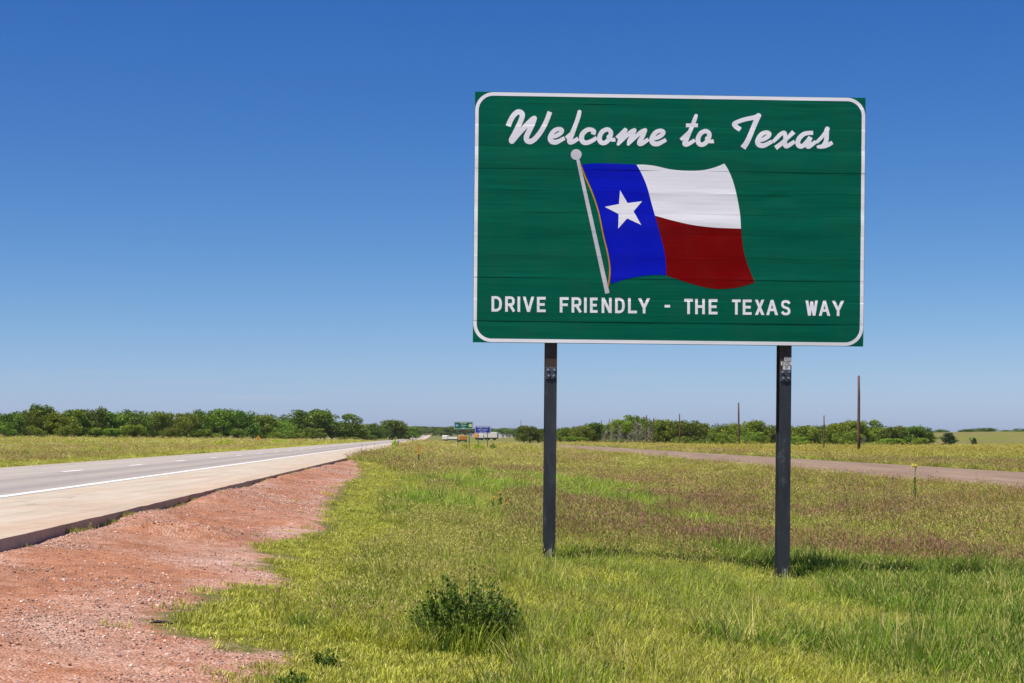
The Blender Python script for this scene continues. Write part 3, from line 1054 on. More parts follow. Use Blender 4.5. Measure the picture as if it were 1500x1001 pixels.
# --- posts: wide-flange beams with bolted hinge plates and slip bases
pmat, t = new_mat('post_steel')
co = objco(t)
sx = N(t, 'ShaderNodeSeparateXYZ'); t.links.new(co, sx.inputs[0])
n1 = noise(t, mapping(t, co, (3, 3, 0.6)), 3.0, 6, 0.65)
n2 = noise(t, co, 5.0, 6, 0.6)
c = ramp(t, n1, [(0.3, (0.016, 0.020, 0.025)), (0.55, (0.030, 0.036, 0.042)), (0.75, (0.060, 0.068, 0.076))])
c = mixc(t, ramp(t, n2, [(0.60, 0.0), (0.68, 0.5)]), c, (0.10, 0.105, 0.115))
upper_brown = ramp(t, mathn(t, 'MULTIPLY_ADD', sx.outputs[2], 3.0, 1.15, clamp=True), [(0.05, 0.0), (0.1, 0.9)])  # posts turn brown above the hinge plates
c = mixc(t, upper_brown, c, ramp(t, n1, [(0.3, (0.035, 0.022, 0.015)), (0.7, (0.085, 0.050, 0.030))]))
p = N(t, 'ShaderNodeBsdfPrincipled'); p.inputs['Roughness'].default_value = 0.55; p.inputs['Specular IOR Level'].default_value = 0.45
t.links.new(c, p.inputs['Base Color']); out(t, p.outputs[0])
M_plate = simple('hinge_plate_steel', (0.10, 0.11, 0.12), 0.5, 0.5, 0.5, 30)
M_bolt = simple('galvanised_bolt', (0.50, 0.51, 0.52), 0.4, 0.8, 0.2)


def ibeam(bm, cx, w, d, z0, z1, y0, tf=0.014, tw=0.012):
    """front flange at y0, depth d"""
    box(bm, cx - w / 2, cx + w / 2, y0, y0 + tf, z0, z1, 0.002)
    box(bm, cx - w / 2, cx + w / 2, y0 + d - tf, y0 + d, z0, z1, 0.002)
    box(bm, cx - tw / 2, cx + tw / 2, y0 + tf + 0.0005, y0 + d - tf - 0.0005, z0, z1)


Minv = MS.inverted()
for (pxc, pyb, hz) in ((807.6, 815, 0), (1152.0, 845, 1)):
    sx_, sz_ = sign_xy(pxc, 560)
    Yp = BL[1] + ex[1] * sx_
    zb = CZ + (HOR - pyb) / F * Yp
    wx = (pxc - 750) / F * Yp
    g_ = gz(wx, Yp + 0.2)
    zl = (Minv @ Vector((wx, Yp, min(zb, g_) - 0.06))).z
    bm = bmesh.new()
    ibeam(bm, sx_, 0.162, 0.29, zl + 0.10, SH - 0.12, 0.058)
    post = from_bm('post', bm, pmat, sign)
    # hinge: plate on the front flange with bolts
    zt = -0.335
    bm = bmesh.new()
    box(bm, sx_ - 0.079, sx_ + 0.079, 0.044, 0.0575, zt - 0.165, zt, 0.003)
    pl = from_bm('hinge_plate', bm, M_plate, post)
    for (bx_, bz_) in ((-0.045, -0.035), (0.045, -0.035), (-0.035, -0.118), (0.035, -0.118)):
        bm = bmesh.new()
        bmesh.ops.create_cone(bm, cap_ends=True, segments=6, radius1=0.018, radius2=0.015, depth=0.016,
                              matrix=Matrix.Translation((sx_ + bx_, 0.037, zt + bz_)) @ Matrix.Rotation(R(90), 4, 'X'))
        from_bm('bolt', bm, M_bolt, post)
    # slip base
    bm = bmesh.new()
    box(bm, sx_ - 0.115, sx_ + 0.115, 0.02, 0.385, zl + 0.075, zl + 0.099, 0.004)
    box(bm, sx_ - 0.115, sx_ + 0.115, 0.02, 0.385, zl + 0.048, zl + 0.072, 0.004)
    ibeam(bm, sx_, 0.162, 0.29, zl - 0.25, zl + 0.047, 0.058)
    from_bm('slip_base', bm, pmat, post)
    for (bx_, by_) in ((-0.085, 0.04), (0.085, 0.04), (-0.085, 0.36), (0.085, 0.36)):
        bm = bmesh.new()
        bmesh.ops.create_cone(bm, cap_ends=True, segments=6, radius1=0.02, radius2=0.02, depth=0.09,
                              matrix=Matrix.Translation((sx_ + bx_, by_, zl + 0.075)))
        from_bm('bolt', bm, M_bolt, post)
    bm = bmesh.new()                                # upright stiffener plate in front of the flange
    box(bm, sx_ + 0.0, sx_ + 0.03, 0.028, 0.0575, zl + 0.1, zl + 0.24, 0.003)
    from_bm('stiffener', bm, M_bolt, post)


def text_mesh(name, body, size, mat, align='CENTER', space=1.0):
    cu = bpy.data.curves.new(name, 'FONT')
    cu.body = body; cu.size = size; cu.align_x = align; cu.align_y = 'CENTER'; cu.space_character = space
    cu.resolution_u = 3
    to = bpy.data.objects.new(name, cu)
    COL.objects.link(to)
    bpy.context.view_layer.update()
    m_ = bpy.data.meshes.new_from_object(to)
    bpy.data.objects.remove(to)
    m_.name = name
    m_.materials.clear(); m_.materials.append(mat)
    return m_


# stickers on the right post
M_stick = simple('sticker_white', (0.72, 0.72, 0.70), 0.5, 0, 0.15)
M_ink = simple('sticker_ink', (0.012, 0.012, 0.014), 0.5)
sx_, _ = sign_xy(1152.0, 560)
for (txt, dx, zc, w_) in (('ADD', 0.028, -0.185, 0.098), ('BOMEZ', 0.006, -0.246, 0.150), ('JEF', 0.012, -0.306, 0.104)):
    st = empty('sticker', (0, 0, 0)); st.matrix_world = MS @ Matrix.Translation((sx_ + dx, 0.056, zc))
    tag(st, 'small white sticker lettered %s on the right sign post' % txt, 'sticker', 'stickers on the right post')
    bm = bmesh.new(); box(bm, -w_ / 2, w_ / 2, -0.0022, 0.0012, -0.027, 0.027)
    from_bm('backing', bm, M_stick, st)
    tm = text_mesh('lettering', txt, 0.066, M_ink)
    tm.transform(Matrix.Translation((0, -0.0032, 0)) @ Matrix.Rotation(R(90), 4, 'X') @ Matrix.Diagonal((0.62 * w_ / 0.104 * 3 / len(txt), 1, 1, 1)))
    link('lettering', tm, M_ink, st)

# ---------------------------------------------------------------- grass and stones
def clump_mesh(name, seed, nb, rad, hmin, hmax, wid, bend, heads=0.0, headlen=0.06, headw=0.010, droop=0.2, stem=0.25):
    r = random.Random(seed)
    V, Fc, A = [], [], []
    for b_ in range(nb):
        an = r.uniform(0, 2 * math.pi); rr = rad * math.sqrt(r.random())
        x0, y0 = rr * math.cos(an), rr * math.sin(an)
        out_a = an + r.uniform(-1.2, 1.2)
        h = r.uniform(hmin, hmax); bd = bend * r.uniform(0.2, 1.2) * h
        dx, dy = math.cos(out_a), math.sin(out_a)
        tw = r.uniform(0, math.pi)
        wx_, wy_ = math.cos(tw) * wid / 2, math.sin(tw) * wid / 2
        rn = r.random()
        head = r.random() < heads
        wm = stem if head else 1.0
        k = len(V)
        for (s, ww) in ((0, 1.0), (0.4, 0.9), (0.75, 0.6)):
            cx = x0 + dx * bd * s * s; cy = y0 + dy * bd * s * s; cz = h * (s - 0.12 * s * s * bend)
            if s == 0: cz = -0.03
            V.append((cx - wx_ * ww * wm, cy - wy_ * ww * wm, cz)); V.append((cx + wx_ * ww * wm, cy + wy_ * ww * wm, cz))
        tipx, tipy, tipz = x0 + dx * bd, y0 + dy * bd, h * (1 - 0.12 * bend)
        V.append((tipx, tipy, tipz))
        Fc += [(k, k + 1, k + 3, k + 2), (k + 2, k + 3, k + 5, k + 4), (k + 4, k + 5, k + 6)]
        A += [(0, rn * (0.7 if head else 1), 0)] * 7
        if head:
            hl = headlen * r.uniform(0.7, 1.3); hw = headw * r.uniform(0.7, 1.2)
            for q in range(2):
                a2 = tw + q * math.pi / 2
                ox, oy = math.cos(a2) * hw, math.sin(a2) * hw
                k = len(V)
                ex_, ey_, ez_ = tipx + dx * droop * hl, tipy + dy * droop * hl, tipz + hl * (1 - droop)
                mx, my, mz = (tipx * .55 + ex_ * .45), (tipy * .55 + ey_ * .45), tipz * .55 + ez_ * .45
                V += [(tipx, tipy, tipz - 0.004), (mx - ox, my - oy, mz), (ex_, ey_, ez_), (mx + ox, my + oy, mz)]
                Fc.append((k, k + 1, k + 2, k + 3))
                A += [(1, rn, 1)] * 4
    m_ = bpy.data.meshes.new(name)
    m_.from_pydata(V, [], Fc); m_.update()
    at_ = m_.attributes.new('blade', 'FLOAT_COLOR', 'POINT')
    at_.data.foreach_set('color', np.concatenate([np.array(A, float), np.ones((len(A), 1))], 1).astype(np.float32).ravel())
    return m_


def clump_set(name, mat, nvar, **kw):
    c_ = bpy.data.collections.new(name)
    for i in range(nvar):
        m_ = clump_mesh(name, 100 * i + len(name), **kw)
        m_.materials.append(mat)
        c_.objects.link(bpy.data.objects.new('%s_%02d' % (name, i), m_))
    return c_


def scatter_tree(collection):
    g = bpy.data.node_groups.new('scatter', 'GeometryNodeTree')
    g.interface.new_socket('Geometry', in_out='INPUT', socket_type='NodeSocketGeometry')
    g.interface.new_socket('Geometry', in_out='OUTPUT', socket_type='NodeSocketGeometry')
    gi = g.nodes.new('NodeGroupInput'); go_ = g.nodes.new('NodeGroupOutput')
    ci = g.nodes.new('GeometryNodeCollectionInfo')
    ci.inputs['Collection'].default_value = collection
    ci.inputs['Separate Children'].default_value = True
    ci.inputs['Reset Children'].default_value = True
    ip = g.nodes.new('GeometryNodeInstanceOnPoints')
    ip.inputs['Pick Instance'].default_value = True

    def named(n_, ty):
        a_ = g.nodes.new('GeometryNodeInputNamedAttribute'); a_.data_type = ty
        a_.inputs['Name'].default_value = n_
        return a_.outputs['Attribute']
    g.links.new(gi.outputs[0], ip.inputs['Points'])
    g.links.new(ci.outputs[0], ip.inputs['Instance'])
    g.links.new(named('pick', 'INT'), ip.inputs['Instance Index'])
    g.links.new(named('turn', 'FLOAT_VECTOR'), ip.inputs['Rotation'])
    g.links.new(named('size', 'FLOAT_VECTOR'), ip.inputs['Scale'])
    g.links.new(ip.outputs[0], go_.inputs[0])
    return g


def scatter(name, coll, nvar, P, size, tint, headtint, tilt=0.15, label=None, cat=None):
    n = len(P)
    m_ = bpy.data.meshes.new(name)
    m_.vertices.add(n); m_.vertices.foreach_set('co', P.astype(np.float32).ravel())
    def add(nm, ty, arr, key):
        a_ = m_.attributes.new(nm, ty, 'POINT'); a_.data.foreach_set(key, arr.ravel())
    add('pick', 'INT', rng.integers(0, nvar, n).astype(np.int32), 'value')
    turn = np.stack([rng.normal(0, tilt, n), rng.normal(0, tilt, n), rng.uniform(0, 6.283, n)], 1).astype(np.float32)
    add('turn', 'FLOAT_VECTOR', turn, 'vector')
    add('size', 'FLOAT_VECTOR', size.astype(np.float32), 'vector')
    one = np.ones((n, 1))
    add('tint', 'FLOAT_COLOR', np.concatenate([tint, one], 1).astype(np.float32), 'color')
    add('headtint', 'FLOAT_COLOR', np.concatenate([headtint, one], 1).astype(np.float32), 'color')
    o = link(name, m_)
    md = o.modifiers.new('scatter', 'NODES')
    md.node_group = scatter_tree(coll)
    tag(o, label, cat, kind='stuff')
    return o


GM = grass_mat('grass_blades')
C_turf = clump_set('turf_tuft', GM, 5, nb=40, rad=0.11, hmin=0.015, hmax=0.048, wid=0.006, bend=0.9)
C_med = clump_set('meadow_tuft', GM, 6, nb=40, rad=0.11, hmin=0.04, hmax=0.17, wid=0.006, bend=0.8, heads=0.10, headlen=0.04, headw=0.005, droop=0.4)
C_seed = clump_set('seeding_tuft', GM, 6, nb=40, rad=0.13, hmin=0.06, hmax=0.22, wid=0.006, bend=0.6, heads=0.42, headlen=0.05, headw=0.0075, droop=0.5)
C_lush = clump_set('tall_tuft', GM, 6, nb=38, rad=0.12, hmin=0.09, hmax=0.30, wid=0.008, bend=0.75, heads=0.06, headlen=0.06, headw=0.006, droop=0.4)

EDGE_PX = [(690, 690), (620, 700), (560, 716), (545, 745), (640, 775), (760, 806), (865, 822), (960, 836), (1060, 845), (1130, 836), (1250, 838), (1330, 860), (1420, 868), (1560, 880)]


def pts_wedge(y0, y1, dens, tmax=0.335):
    n = int(tmax * (y1 ** 2 - y0 ** 2) * dens)
    Y = np.sqrt(rng.uniform(y0 ** 2, y1 ** 2, n))
    X = rng.uniform(-tmax, tmax, n) * Y
    return X, Y


mowX = np.array([G(*p_)[0] / G(*p_)[1] for p_ in EDGE_PX]); mowY = np.array([G(*p_)[1] for p_ in EDGE_PX])
o_ = np.argsort(mowX)
POSTFEET = [(0.55, 25.7), (3.85, 25.85)]
TALL = [(G(610, 790), 1.5, 9.0), (G(575, 870), 1.0, 4.0), (G(700, 800), 1.0, 4.0), (G(650, 740), 1.6, 9.0)]
LUSH = [(G(1440, 676), 7.0, 14.0), (G(1330, 850), 2.6, 3.4), (G(1440, 900), 2.2, 3.2), (G(1215, 836), 1.2, 2.0), (G(1420, 985), 1.6, 2.0), (G(1100, 960), 0.5, 0.6),
        (G(790, 706), 3.0, 8.0), (G(860, 722), 2.2, 5.0), (G(700, 716), 1.8, 7.0), (G(900, 738), 2.4, 5.0), (G(640, 742), 1.0, 4.0), (G(1010, 775), 1.2, 2.5), (G(1090, 826), 0.8, 1.6)]
bins = [(9, 20, 150, 1.0, 1.0), (20, 34, 90, 1.05, 1.0), (34, 60, 36, 1.4, 1.0), (60, 110, 11, 2.2, 1.0), (110, 220, 2.6, 4.0, 1.0), (220, 460, 0.55, 8.0, 1.0)]
acc = {k: [] for k in ('turf', 'med', 'seed', 'lush')}
for (ya, yb, dn, sxy, szz) in bins:
    X, Y = pts_wedge(ya, yb, dn)
    u = road_u(X, Y)
    ok = ~((u > 40.9) & (u < 44.1)) & ~((u > 4.45) & (u < 15.3)) & ~((u > -24.3) & (u < -16.1))
    # plants creep a little over the verges
    X, Y, u = X[ok], Y[ok], u[ok]
    sdv = np.full(X.shape, -5.0)
    m1 = Y < 130
    sdv[m1] = dirt_sd(X[m1], Y[m1])
    j = sdv + 0.14 + 0.9 * (fbm(X * 1.6, Y * 0.8, 91, 4) - 0.5)
    keep = (rng.random(len(X)) > sstep(-0.28, 0.30, j)) | ((j < 0.6) & (rng.random(len(X)) < 0.012))
    X, Y, u, sdv, j = X[keep], Y[keep], u[keep], sdv[keep], j[keep]
    d = -j
    tX = X / Y
    my = np.interp(tX, mowX[o_], mowY[o_])
    nA = fbm(X / 2.2, Y / 4, 101, 4); nB = fbm(X / 6, Y / 12, 111, 4); nC = fbm(X / 1.1, Y / 2, 121, 3)
    lush = np.full(X.shape, -0.6)
    for (cx, cy), rx, ry in LUSH:
        lush = np.maximum(lush, 1 - np.sqrt(((X - cx) / rx) ** 2 + ((Y - cy) / ry) ** 2))
    lush = lush + 0.9 * (nA - 0.5) + 0.3 * (rng.random(len(X)) - 0.5)
    verge = (u > 15.3)
    far_right = (u < -24.2)
    kind = np.full(X.shape, 1)                              # meadow
    tall_zone = Y > my + 1.2 * (nC - 0.5)
    rk = rng.random(len(X)) - 0.5
    kind[tall_zone & (nB + 0.35 * (nC - .5) + 0.45 * rk + 0.10 * sstep(1, 5, X) > 0.44)] = 2
    tall = np.full(X.shape, -0.6)
    for (cx, cy), rx, ry in TALL:
        tall = np.maximum(tall, 1 - np.sqrt(((X - cx) / rx) ** 2 + ((Y - cy) / ry) ** 2))
    tall = tall + 0.5 * (nC - 0.5)
    kind[(tall + 0.5 * rk > 0.1) & (nA + 0.3 * rk > 0.48)] = 2
    kind[lush > 0.12] = 3
    turfw = 0.75 + 1.1 * (nA - 0.3) + 0.3 * (nC - .5) + 0.4 * sstep(30, 60, Y)
    kind[(d < turfw) & (u > -4) & (u < 4.6) & (Y < 90)] = 0
    kind[verge & (nB > 0.5)] = 2
    kind[(np.abs(u - 16.3) < 1.0)] = 1
    kind[(u < -14.8) & (u > -16.3)] = 2
    zz = ground(X, Y)
    base = grass_colour(X, Y)
    rv = rng.random((len(X), 1))
    for kk, nm in ((0, 'turf'), (1, 'med'), (2, 'seed'), (3, 'lush')):
        mk = kind == kk
        if not mk.any(): continue
        n = int(mk.sum())
        P = np.stack([X[mk], Y[mk], zz[mk]], 1)
        hs = szz * rng.uniform(0.6, 1.4, n) * (0.55 + 0.95 * nC[mk])
        for (qx, qy) in POSTFEET:            # trampled and trimmed round the post feet
            hs = hs * (0.22 + 0.78 * sstep(0.15, 0.8, np.hypot(X[mk] - qx, (Y[mk] - qy + 0.5) * 0.6)))
        hs = hs * np.where(rng.random(n) < 0.03, rng.uniform(1.4, 2.0, n), 1.0)      # stray taller tufts
        if nm == 'seed': hs = hs * (0.8 + 0.5 * sstep(0, 6, (Y - my)[mk]))
        if nm == 'med': hs = hs * (0.85 + 0.45 * sstep(0.3, 0.7, nA[mk]))
        hs = np.where(np.abs(u[mk] - 16.0) < 0.7, hs * 0.6, hs)
        hs = np.where(u[mk] > 16.0, hs * 0.75, hs)
        hs = hs * np.where((u[mk] < -13) & (u[mk] > -17), 0.6, 1.0)
        sz = np.stack([np.full(n, sxy) * rng.uniform(0.85, 1.2, n)] * 2 + [hs], 1)
        r_ = rv[mk]; b_ = base[mk]
        if nm == 'turf':
            ti = b_ * 0.3 + 0.72 * np.array([0.34, 0.345, 0.075]) * (0.75 + 0.5 * r_)
        elif nm == 'med':
            ti = b_ * 0.45 + 0.65 * np.where(nC[mk][:, None] > 0.5, np.array([0.19, 0.26, 0.03]), np.array([0.32, 0.32, 0.06])) * (0.75 + 0.5 * r_)
        elif nm == 'seed':
            ti = b_ * 0.5 + 0.6 * np.array([0.23, 0.27, 0.05]) * (0.75 + 0.5 * r_)
        else:
            fz = sstep(28, 40, Y[mk])[:, None]
            ti = b_ * 0.15 + 0.85 * (np.array([0.105, 0.19, 0.018]) * (1 - fz) + fz * np.array([0.19, 0.31, 0.03])) * (0.6 + 0.65 * r_)
        odd = rng.random((n, 1))
        ti = np.where(odd < 0.06, np.array([0.46, 0.42, 0.13]), np.where((odd > 0.84) & (nm != 'turf'), np.array([0.075, 0.145, 0.018]), ti * np.array([1.04, 1.05, 0.75]) * (0.78 + 0.75 * rng.random((n, 1)))))
        purple = 0.9 * sstep(0.34, 0.62, fbm(X[mk] / 3.0, Y[mk] / 7, 131, 4) + 0.6 * (rng.random(n) - 0.5) + 0.08 * sstep(0, 5, X[mk]))[:, None] * (nm == 'seed') * (1 - 0.85 * sstep(0.0, 0.15, tall[mk]))[:, None]
        hd = np.array([0.52, 0.49, 0.17]) * (1 - purple) + purple * np.array([0.40, 0.215, 0.175])
        hd = hd * (0.8 + 0.4 * rng.random((n, 1)))
        hay_ = (sstep(26, 30, -u[mk]) * sstep(80, 130, Y[mk]))[:, None]
        ti = ti * (1 - 0.7 * hay_) + 0.7 * hay_ * np.array([0.30, 0.27, 0.06])
        hd = hd * (1 - 0.9 * hay_) + 0.9 * hay_ * np.array([0.42, 0.37, 0.10])
        acc[nm].append((P, sz, ti, hd))
for nm, cl, nv, lab in (('turf', C_turf, 5, 'short yellow-green turf along the edge of the red dirt'),
                        ('med', C_med, 6, 'ankle-high meadow grass of the median around the sign'),
                        ('seed', C_seed, 6, 'taller seeding grass with tan and purple heads behind the sign'),
                        ('lush', C_lush, 6, 'lush tall green grass by the right sign post')):
    A = [np.concatenate(q) for q in zip(*acc[nm])]
    scatter({'turf': 'turf', 'med': 'meadow_grass', 'seed': 'seeding_grass', 'lush': 'tall_grass'}[nm], cl, nv, A[0], A[1], A[2], A[3], label=lab, cat='grass')

# tufts that grow in the joint between pavement and dirt
YJ = np.concatenate([rng.uniform(22.5, 34, 26), rng.uniform(20, 110, 70)])
uJ = 4.5 - np.abs(rng.normal(0, 0.05, len(YJ)))
XJ = XY(uJ, YJ)
scatter('edge_weeds', C_turf, 5, np.stack([XJ, YJ, ground(XJ, YJ)], 1), np.stack([rng.uniform(.7, 1.5, len(YJ))] * 2 + [rng.uniform(.9, 2.0, len(YJ))], 1),
        np.tile([0.24, 0.25, 0.07], (len(YJ), 1)), np.tile([0.4, 0.3, 0.15], (len(YJ), 1)), label='thin weeds in the joint between pavement and dirt', cat='weeds')

# stones on the dirt
sm, t = new_mat('stone')
ti_ = N(t, 'ShaderNodeAttribute', attribute_name='tint', attribute_type='INSTANCER')
p = N(t, 'ShaderNodeBsdfPrincipled'); p.inputs['Roughness'].default_value = 0.9; p.inputs['Specular IOR Level'].default_value = 0.2
t.links.new(mixc(t, 0.6, ti_.outputs['Color'], ramp(t, noise(t, objco(t), 30, 3), [(0.3, 0.7), (0.7, 1.2)]), 'MULTIPLY'), p.inputs['Base Color'])
out(t, p.outputs[0])
C_st = bpy.data.collections.new('stones')
for i in range(6):
    bm = bmesh.new()
    bmesh.ops.create_icosphere(bm, subdivisions=1, radius=1)
    rr_ = random.Random(i)
    for v_ in bm.verts:
        v_.co *= rr_.uniform(0.65, 1.15)
        v_.co.z *= 0.6
    m_ = bpy.data.meshes.new('stone'); bm.to_mesh(m_); bm.free(); m_.materials.append(sm)
    C_st.objects.link(bpy.data.objects.new('stone_%d' % i, m_))
P_, S_, T_ = [], [], []
for ya, yb, dn, smin, smax in ((10, 22, 600, 0.004, 0.016), (22, 40, 220, 0.006, 0.018), (40, 85, 40, 0.010, 0.025), (10, 60, 2.5, 0.012, 0.030)):
    n = int((yb - ya) * 8 * dn)
    Y = rng.uniform(ya, yb, n); u = rng.uniform(-3.5, 4.5, n); X = XY(u, Y)
    inw = np.abs(X / Y) < 0.36
    X, Y, u = X[inw], Y[inw], u[inw]
    s_ = dirt_sd(X, Y)
    pr = sstep(-0.15, 0.3, s_) * (0.2 + 0.8 * sstep(0.4, 0.62, fbm(X * 0.7, Y * 0.4, 141, 4) + 0.05 * (1.6 - s_)))
    k = rng.random(len(X)) < pr
    X, Y = X[k], Y[k]; n = len(X)
    r_ = smin + (smax - smin) * rng.random(n) ** 2.5
    P_.append(np.stack([X, Y, ground(X, Y) + r_ * 0.2], 1)); S_.append(np.stack([r_, r_ * rng.uniform(0.7, 1.2, n), r_], 1))
    q = rng.random((n, 1)); w_ = rng.random((n, 1))
    T_.append((np.array([0.40, 0.20, 0.13]) * (1 - q) + np.array([0.72, 0.55, 0.46]) * q) * (0.34 + 0.8 * w_))
P_, S_, T_ = np.concatenate(P_), np.concatenate(S_), np.concatenate(T_)
scatter('gravel', C_st, 6, P_, S_, T_, T_, tilt=0.5, label='loose pinkish stones strewn over the red roadside dirt', cat='gravel')

# the dark stick on the dirt
cx, cy = G(237, 917)
bm = bmesh.new()
tube(bm, [(-0.085, 0.02, 0.012), (-0.03, 0.0, 0.022), (0.03, -0.005, 0.018), (0.085, -0.03, 0.01)], [0.008, 0.012, 0.011, 0.006], 7)
st = from_bm('stick', bm, simple('dark_bark', (0.02, 0.016, 0.013), 0.8), None, True)
st.location = (cx, cy, gz(cx, cy) + 0.008)
tag(st, 'short dark stick lying at the edge of the dirt and turf', 'stick')

# ---------------------------------------------------------------- leafy plants, flowers
def leaf_mesh(name, pts, sizes, rnds, seed=0, aspect=0.6, up=0.3):
    r_ = np.random.default_rng(seed)
    n = len(pts)
    d1 = r_.normal(size=(n, 3)); d1[:, 2] += up; d1 /= np.linalg.norm(d1, axis=1)[:, None]
    d2 = r_.normal(size=(n, 3)); d2 -= d1 * (d1 * d2).sum(1)[:, None]; d2 /= np.linalg.norm(d2, axis=1)[:, None]
    s = np.asarray(sizes)[:, None]
    a = pts - d1 * s * 0.5; c_ = pts + d1 * s * 0.5
    b1 = pts + d2 * s * aspect * 0.5; b2 = pts - d2 * s * aspect * 0.5
    V = np.stack([a, b1, c_, b2], 1).reshape(-1, 3)
    m_ = bpy.data.meshes.new(name)
    m_.vertices.add(4 * n); m_.vertices.foreach_set('co', V.astype(np.float32).ravel())
    m_.loops.add(4 * n); m_.loops.foreach_set('vertex_index', np.arange(4 * n))
    m_.polygons.add(n); m_.polygons.foreach_set('loop_start', np.arange(0, 4 * n, 4)); m_.polygons.foreach_set('loop_total', np.full(n, 4))
    m_.update(calc_edges=True)
    a_ = m_.attributes.new('rnd', 'FLOAT', 'FACE'); a_.data.foreach_set('value', np.asarray(rnds, np.float32))
    return m_


M_forb = foliage('forb_leaves', 0.35, 0.8, (0.045, 0.115, 0.008), (0.15, 0.28, 0.020))
M_stem = simple('green_stem', (0.10, 0.14, 0.05), 0.7)
M_weed = foliage('yellow_weed', 0.3, 0.6, (0.30, 0.38, 0.02), (0.55, 0.60, 0.03))
M_petal = simple('yellow_petals', (0.72, 0.62, 0.06), 0.6, 0, 0.1)
M_orange = simple('orange_yellow_petals', (0.72, 0.42, 0.05), 0.6, 0, 0.1)


def forb(name, X, Y, rad, h, nst, leaf, mat, label, cat, group=None, seed=1, per=26):
    o = empty(name, (X, Y, gz(X, Y)))
    tag(o, label, cat, group)
    r_ = random.Random(seed)
    bm = bmesh.new(); L, Sz, Rn = [], [], []
    for k in range(nst):
        a = r_.uniform(0, 6.283); q = rad * math.sqrt(r_.random())
        b0 = Vector((q * 0.45 * math.cos(a), q * 0.45 * math.sin(a), -0.03))
        hh_ = h * r_.uniform(0.35, 1.0) * (1 - 0.45 * (q / rad) ** 2) * (0.8 + 0.3 * math.sin(a * 2 + seed) ** 2)
        tp = Vector((q * math.cos(a), q * math.sin(a), hh_))
        md_ = b0.lerp(tp, 0.5) + Vector((r_.uniform(-.04, .04), r_.uniform(-.04, .04), 0.05 * h))
        tube(bm, [b0, md_, tp], [0.006, 0.004, 0.002], 4)
        for i in range(per):
            s = r_.uniform(0.12, 1.0)
            c_ = b0.lerp(md_, s * 2) if s < 0.5 else md_.lerp(tp, s * 2 - 1)
            L.append(c_ + Vector((r_.gauss(0, leaf * .7), r_.gauss(0, leaf * .7), r_.gauss(0, leaf * .4)))); Sz.append(leaf * r_.uniform(0.6, 1.3)); Rn.append(r_.random())
    from_bm('stem', bm, M_stem, o)
    link('foliage', leaf_mesh('foliage', np.array([tuple(q) for q in L]), Sz, Rn, seed), mat, o)
    return o


X, Y = G(682, 952); forb('leafy_weed', X, Y, 0.45, 0.60, 330, 0.034, M_forb, 'dark green bushy weed in the grass at bottom centre', 'weed', seed=3)
X, Y = G(740, 945); forb('leafy_weed', X, Y, 0.14, 0.44, 44, 0.026, M_forb, 'slim upright weed at the right of the dark bushy weed', 'weed', seed=4)
X, Y = G(885, 1012); forb('leafy_weed', X, Y, 0.22, 0.26, 60, 0.026, M_forb, 'low dark weed at the bottom edge below the left post', 'weed', seed=5)
X, Y = G(478, 976); forb('leafy_weed', X, Y, 0.10, 0.13, 30, 0.022, M_forb, 'small dark weed close to the dirt at the bottom left', 'weed', seed=6)
X, Y = G(430, 1008); forb('leafy_weed', X, Y, 0.12, 0.13, 30, 0.022, M_forb, 'small green weed at the bottom edge beside the dirt', 'weed', seed=7)


def flower_head(bm, c_, r0, n, rr_, flat=0.35):
    for k in range(n):
        a = rr_.uniform(0, 6.283); q = r0 * math.sqrt(rr_.random())
        m_ = Matrix.Translation(c_ + Vector((q * math.cos(a), q * math.sin(a), rr_.uniform(-1, 1) * r0 * flat))) @ Matrix.Rotation(rr_.uniform(0, 6), 4, 'Z') @ Matrix.Rotation(rr_.uniform(-.6, .6), 4, 'X')
        bmesh.ops.create_circle(bm, cap_ends=True, segments=5, radius=r0 * 0.24, matrix=m_)


def flower_stalk(X, Y, h, r0, mat, label, group=None, seed=0, leafy=True, cat='wildflower'):
    o = empty('wildflower', (X, Y, gz(X, Y))); tag(o, label, cat, group)
    rr_ = random.Random(seed)
    bm = bmesh.new()
    top = Vector((rr_.uniform(-.02, .02), rr_.uniform(-.02, .02), h))
    tube(bm, [(0.02, 0, -0.03), (0.005, 0.0, h * 0.5), top], [0.016, 0.013, 0.008], 5)
    for k in range(5):
        a = rr_.uniform(0, 6.283)
        tube(bm, [top - Vector((0, 0, r0 * 1.2)), top + Vector((math.cos(a) * r0 * .7, math.sin(a) * r0 * .7, -0.01))], [0.003, 0.002], 4)
    from_bm('stem', bm, M_stem, o)
    bm = bmesh.new(); flower_head(bm, top, r0, 40, rr_)
    from_bm('flower_head', bm, mat, o)
    if leafy:
        L = []; Sz = []; Rn = []
        for k in range(170):
            z = rr_.uniform(0.02, 0.72) * h
            a = rr_.uniform(0, 6.283); q = rr_.uniform(0.01, 0.07) * (1 - 0.6 * z / h)
            L.append((q * math.cos(a), q * math.sin(a), z)); Sz.append(rr_.uniform(.04, .09)); Rn.append(rr_.random())
        link('leaf', leaf_mesh('leaf', np.array(L), Sz, Rn, seed, 0.25, 0.8), M_forb, o)
    return o


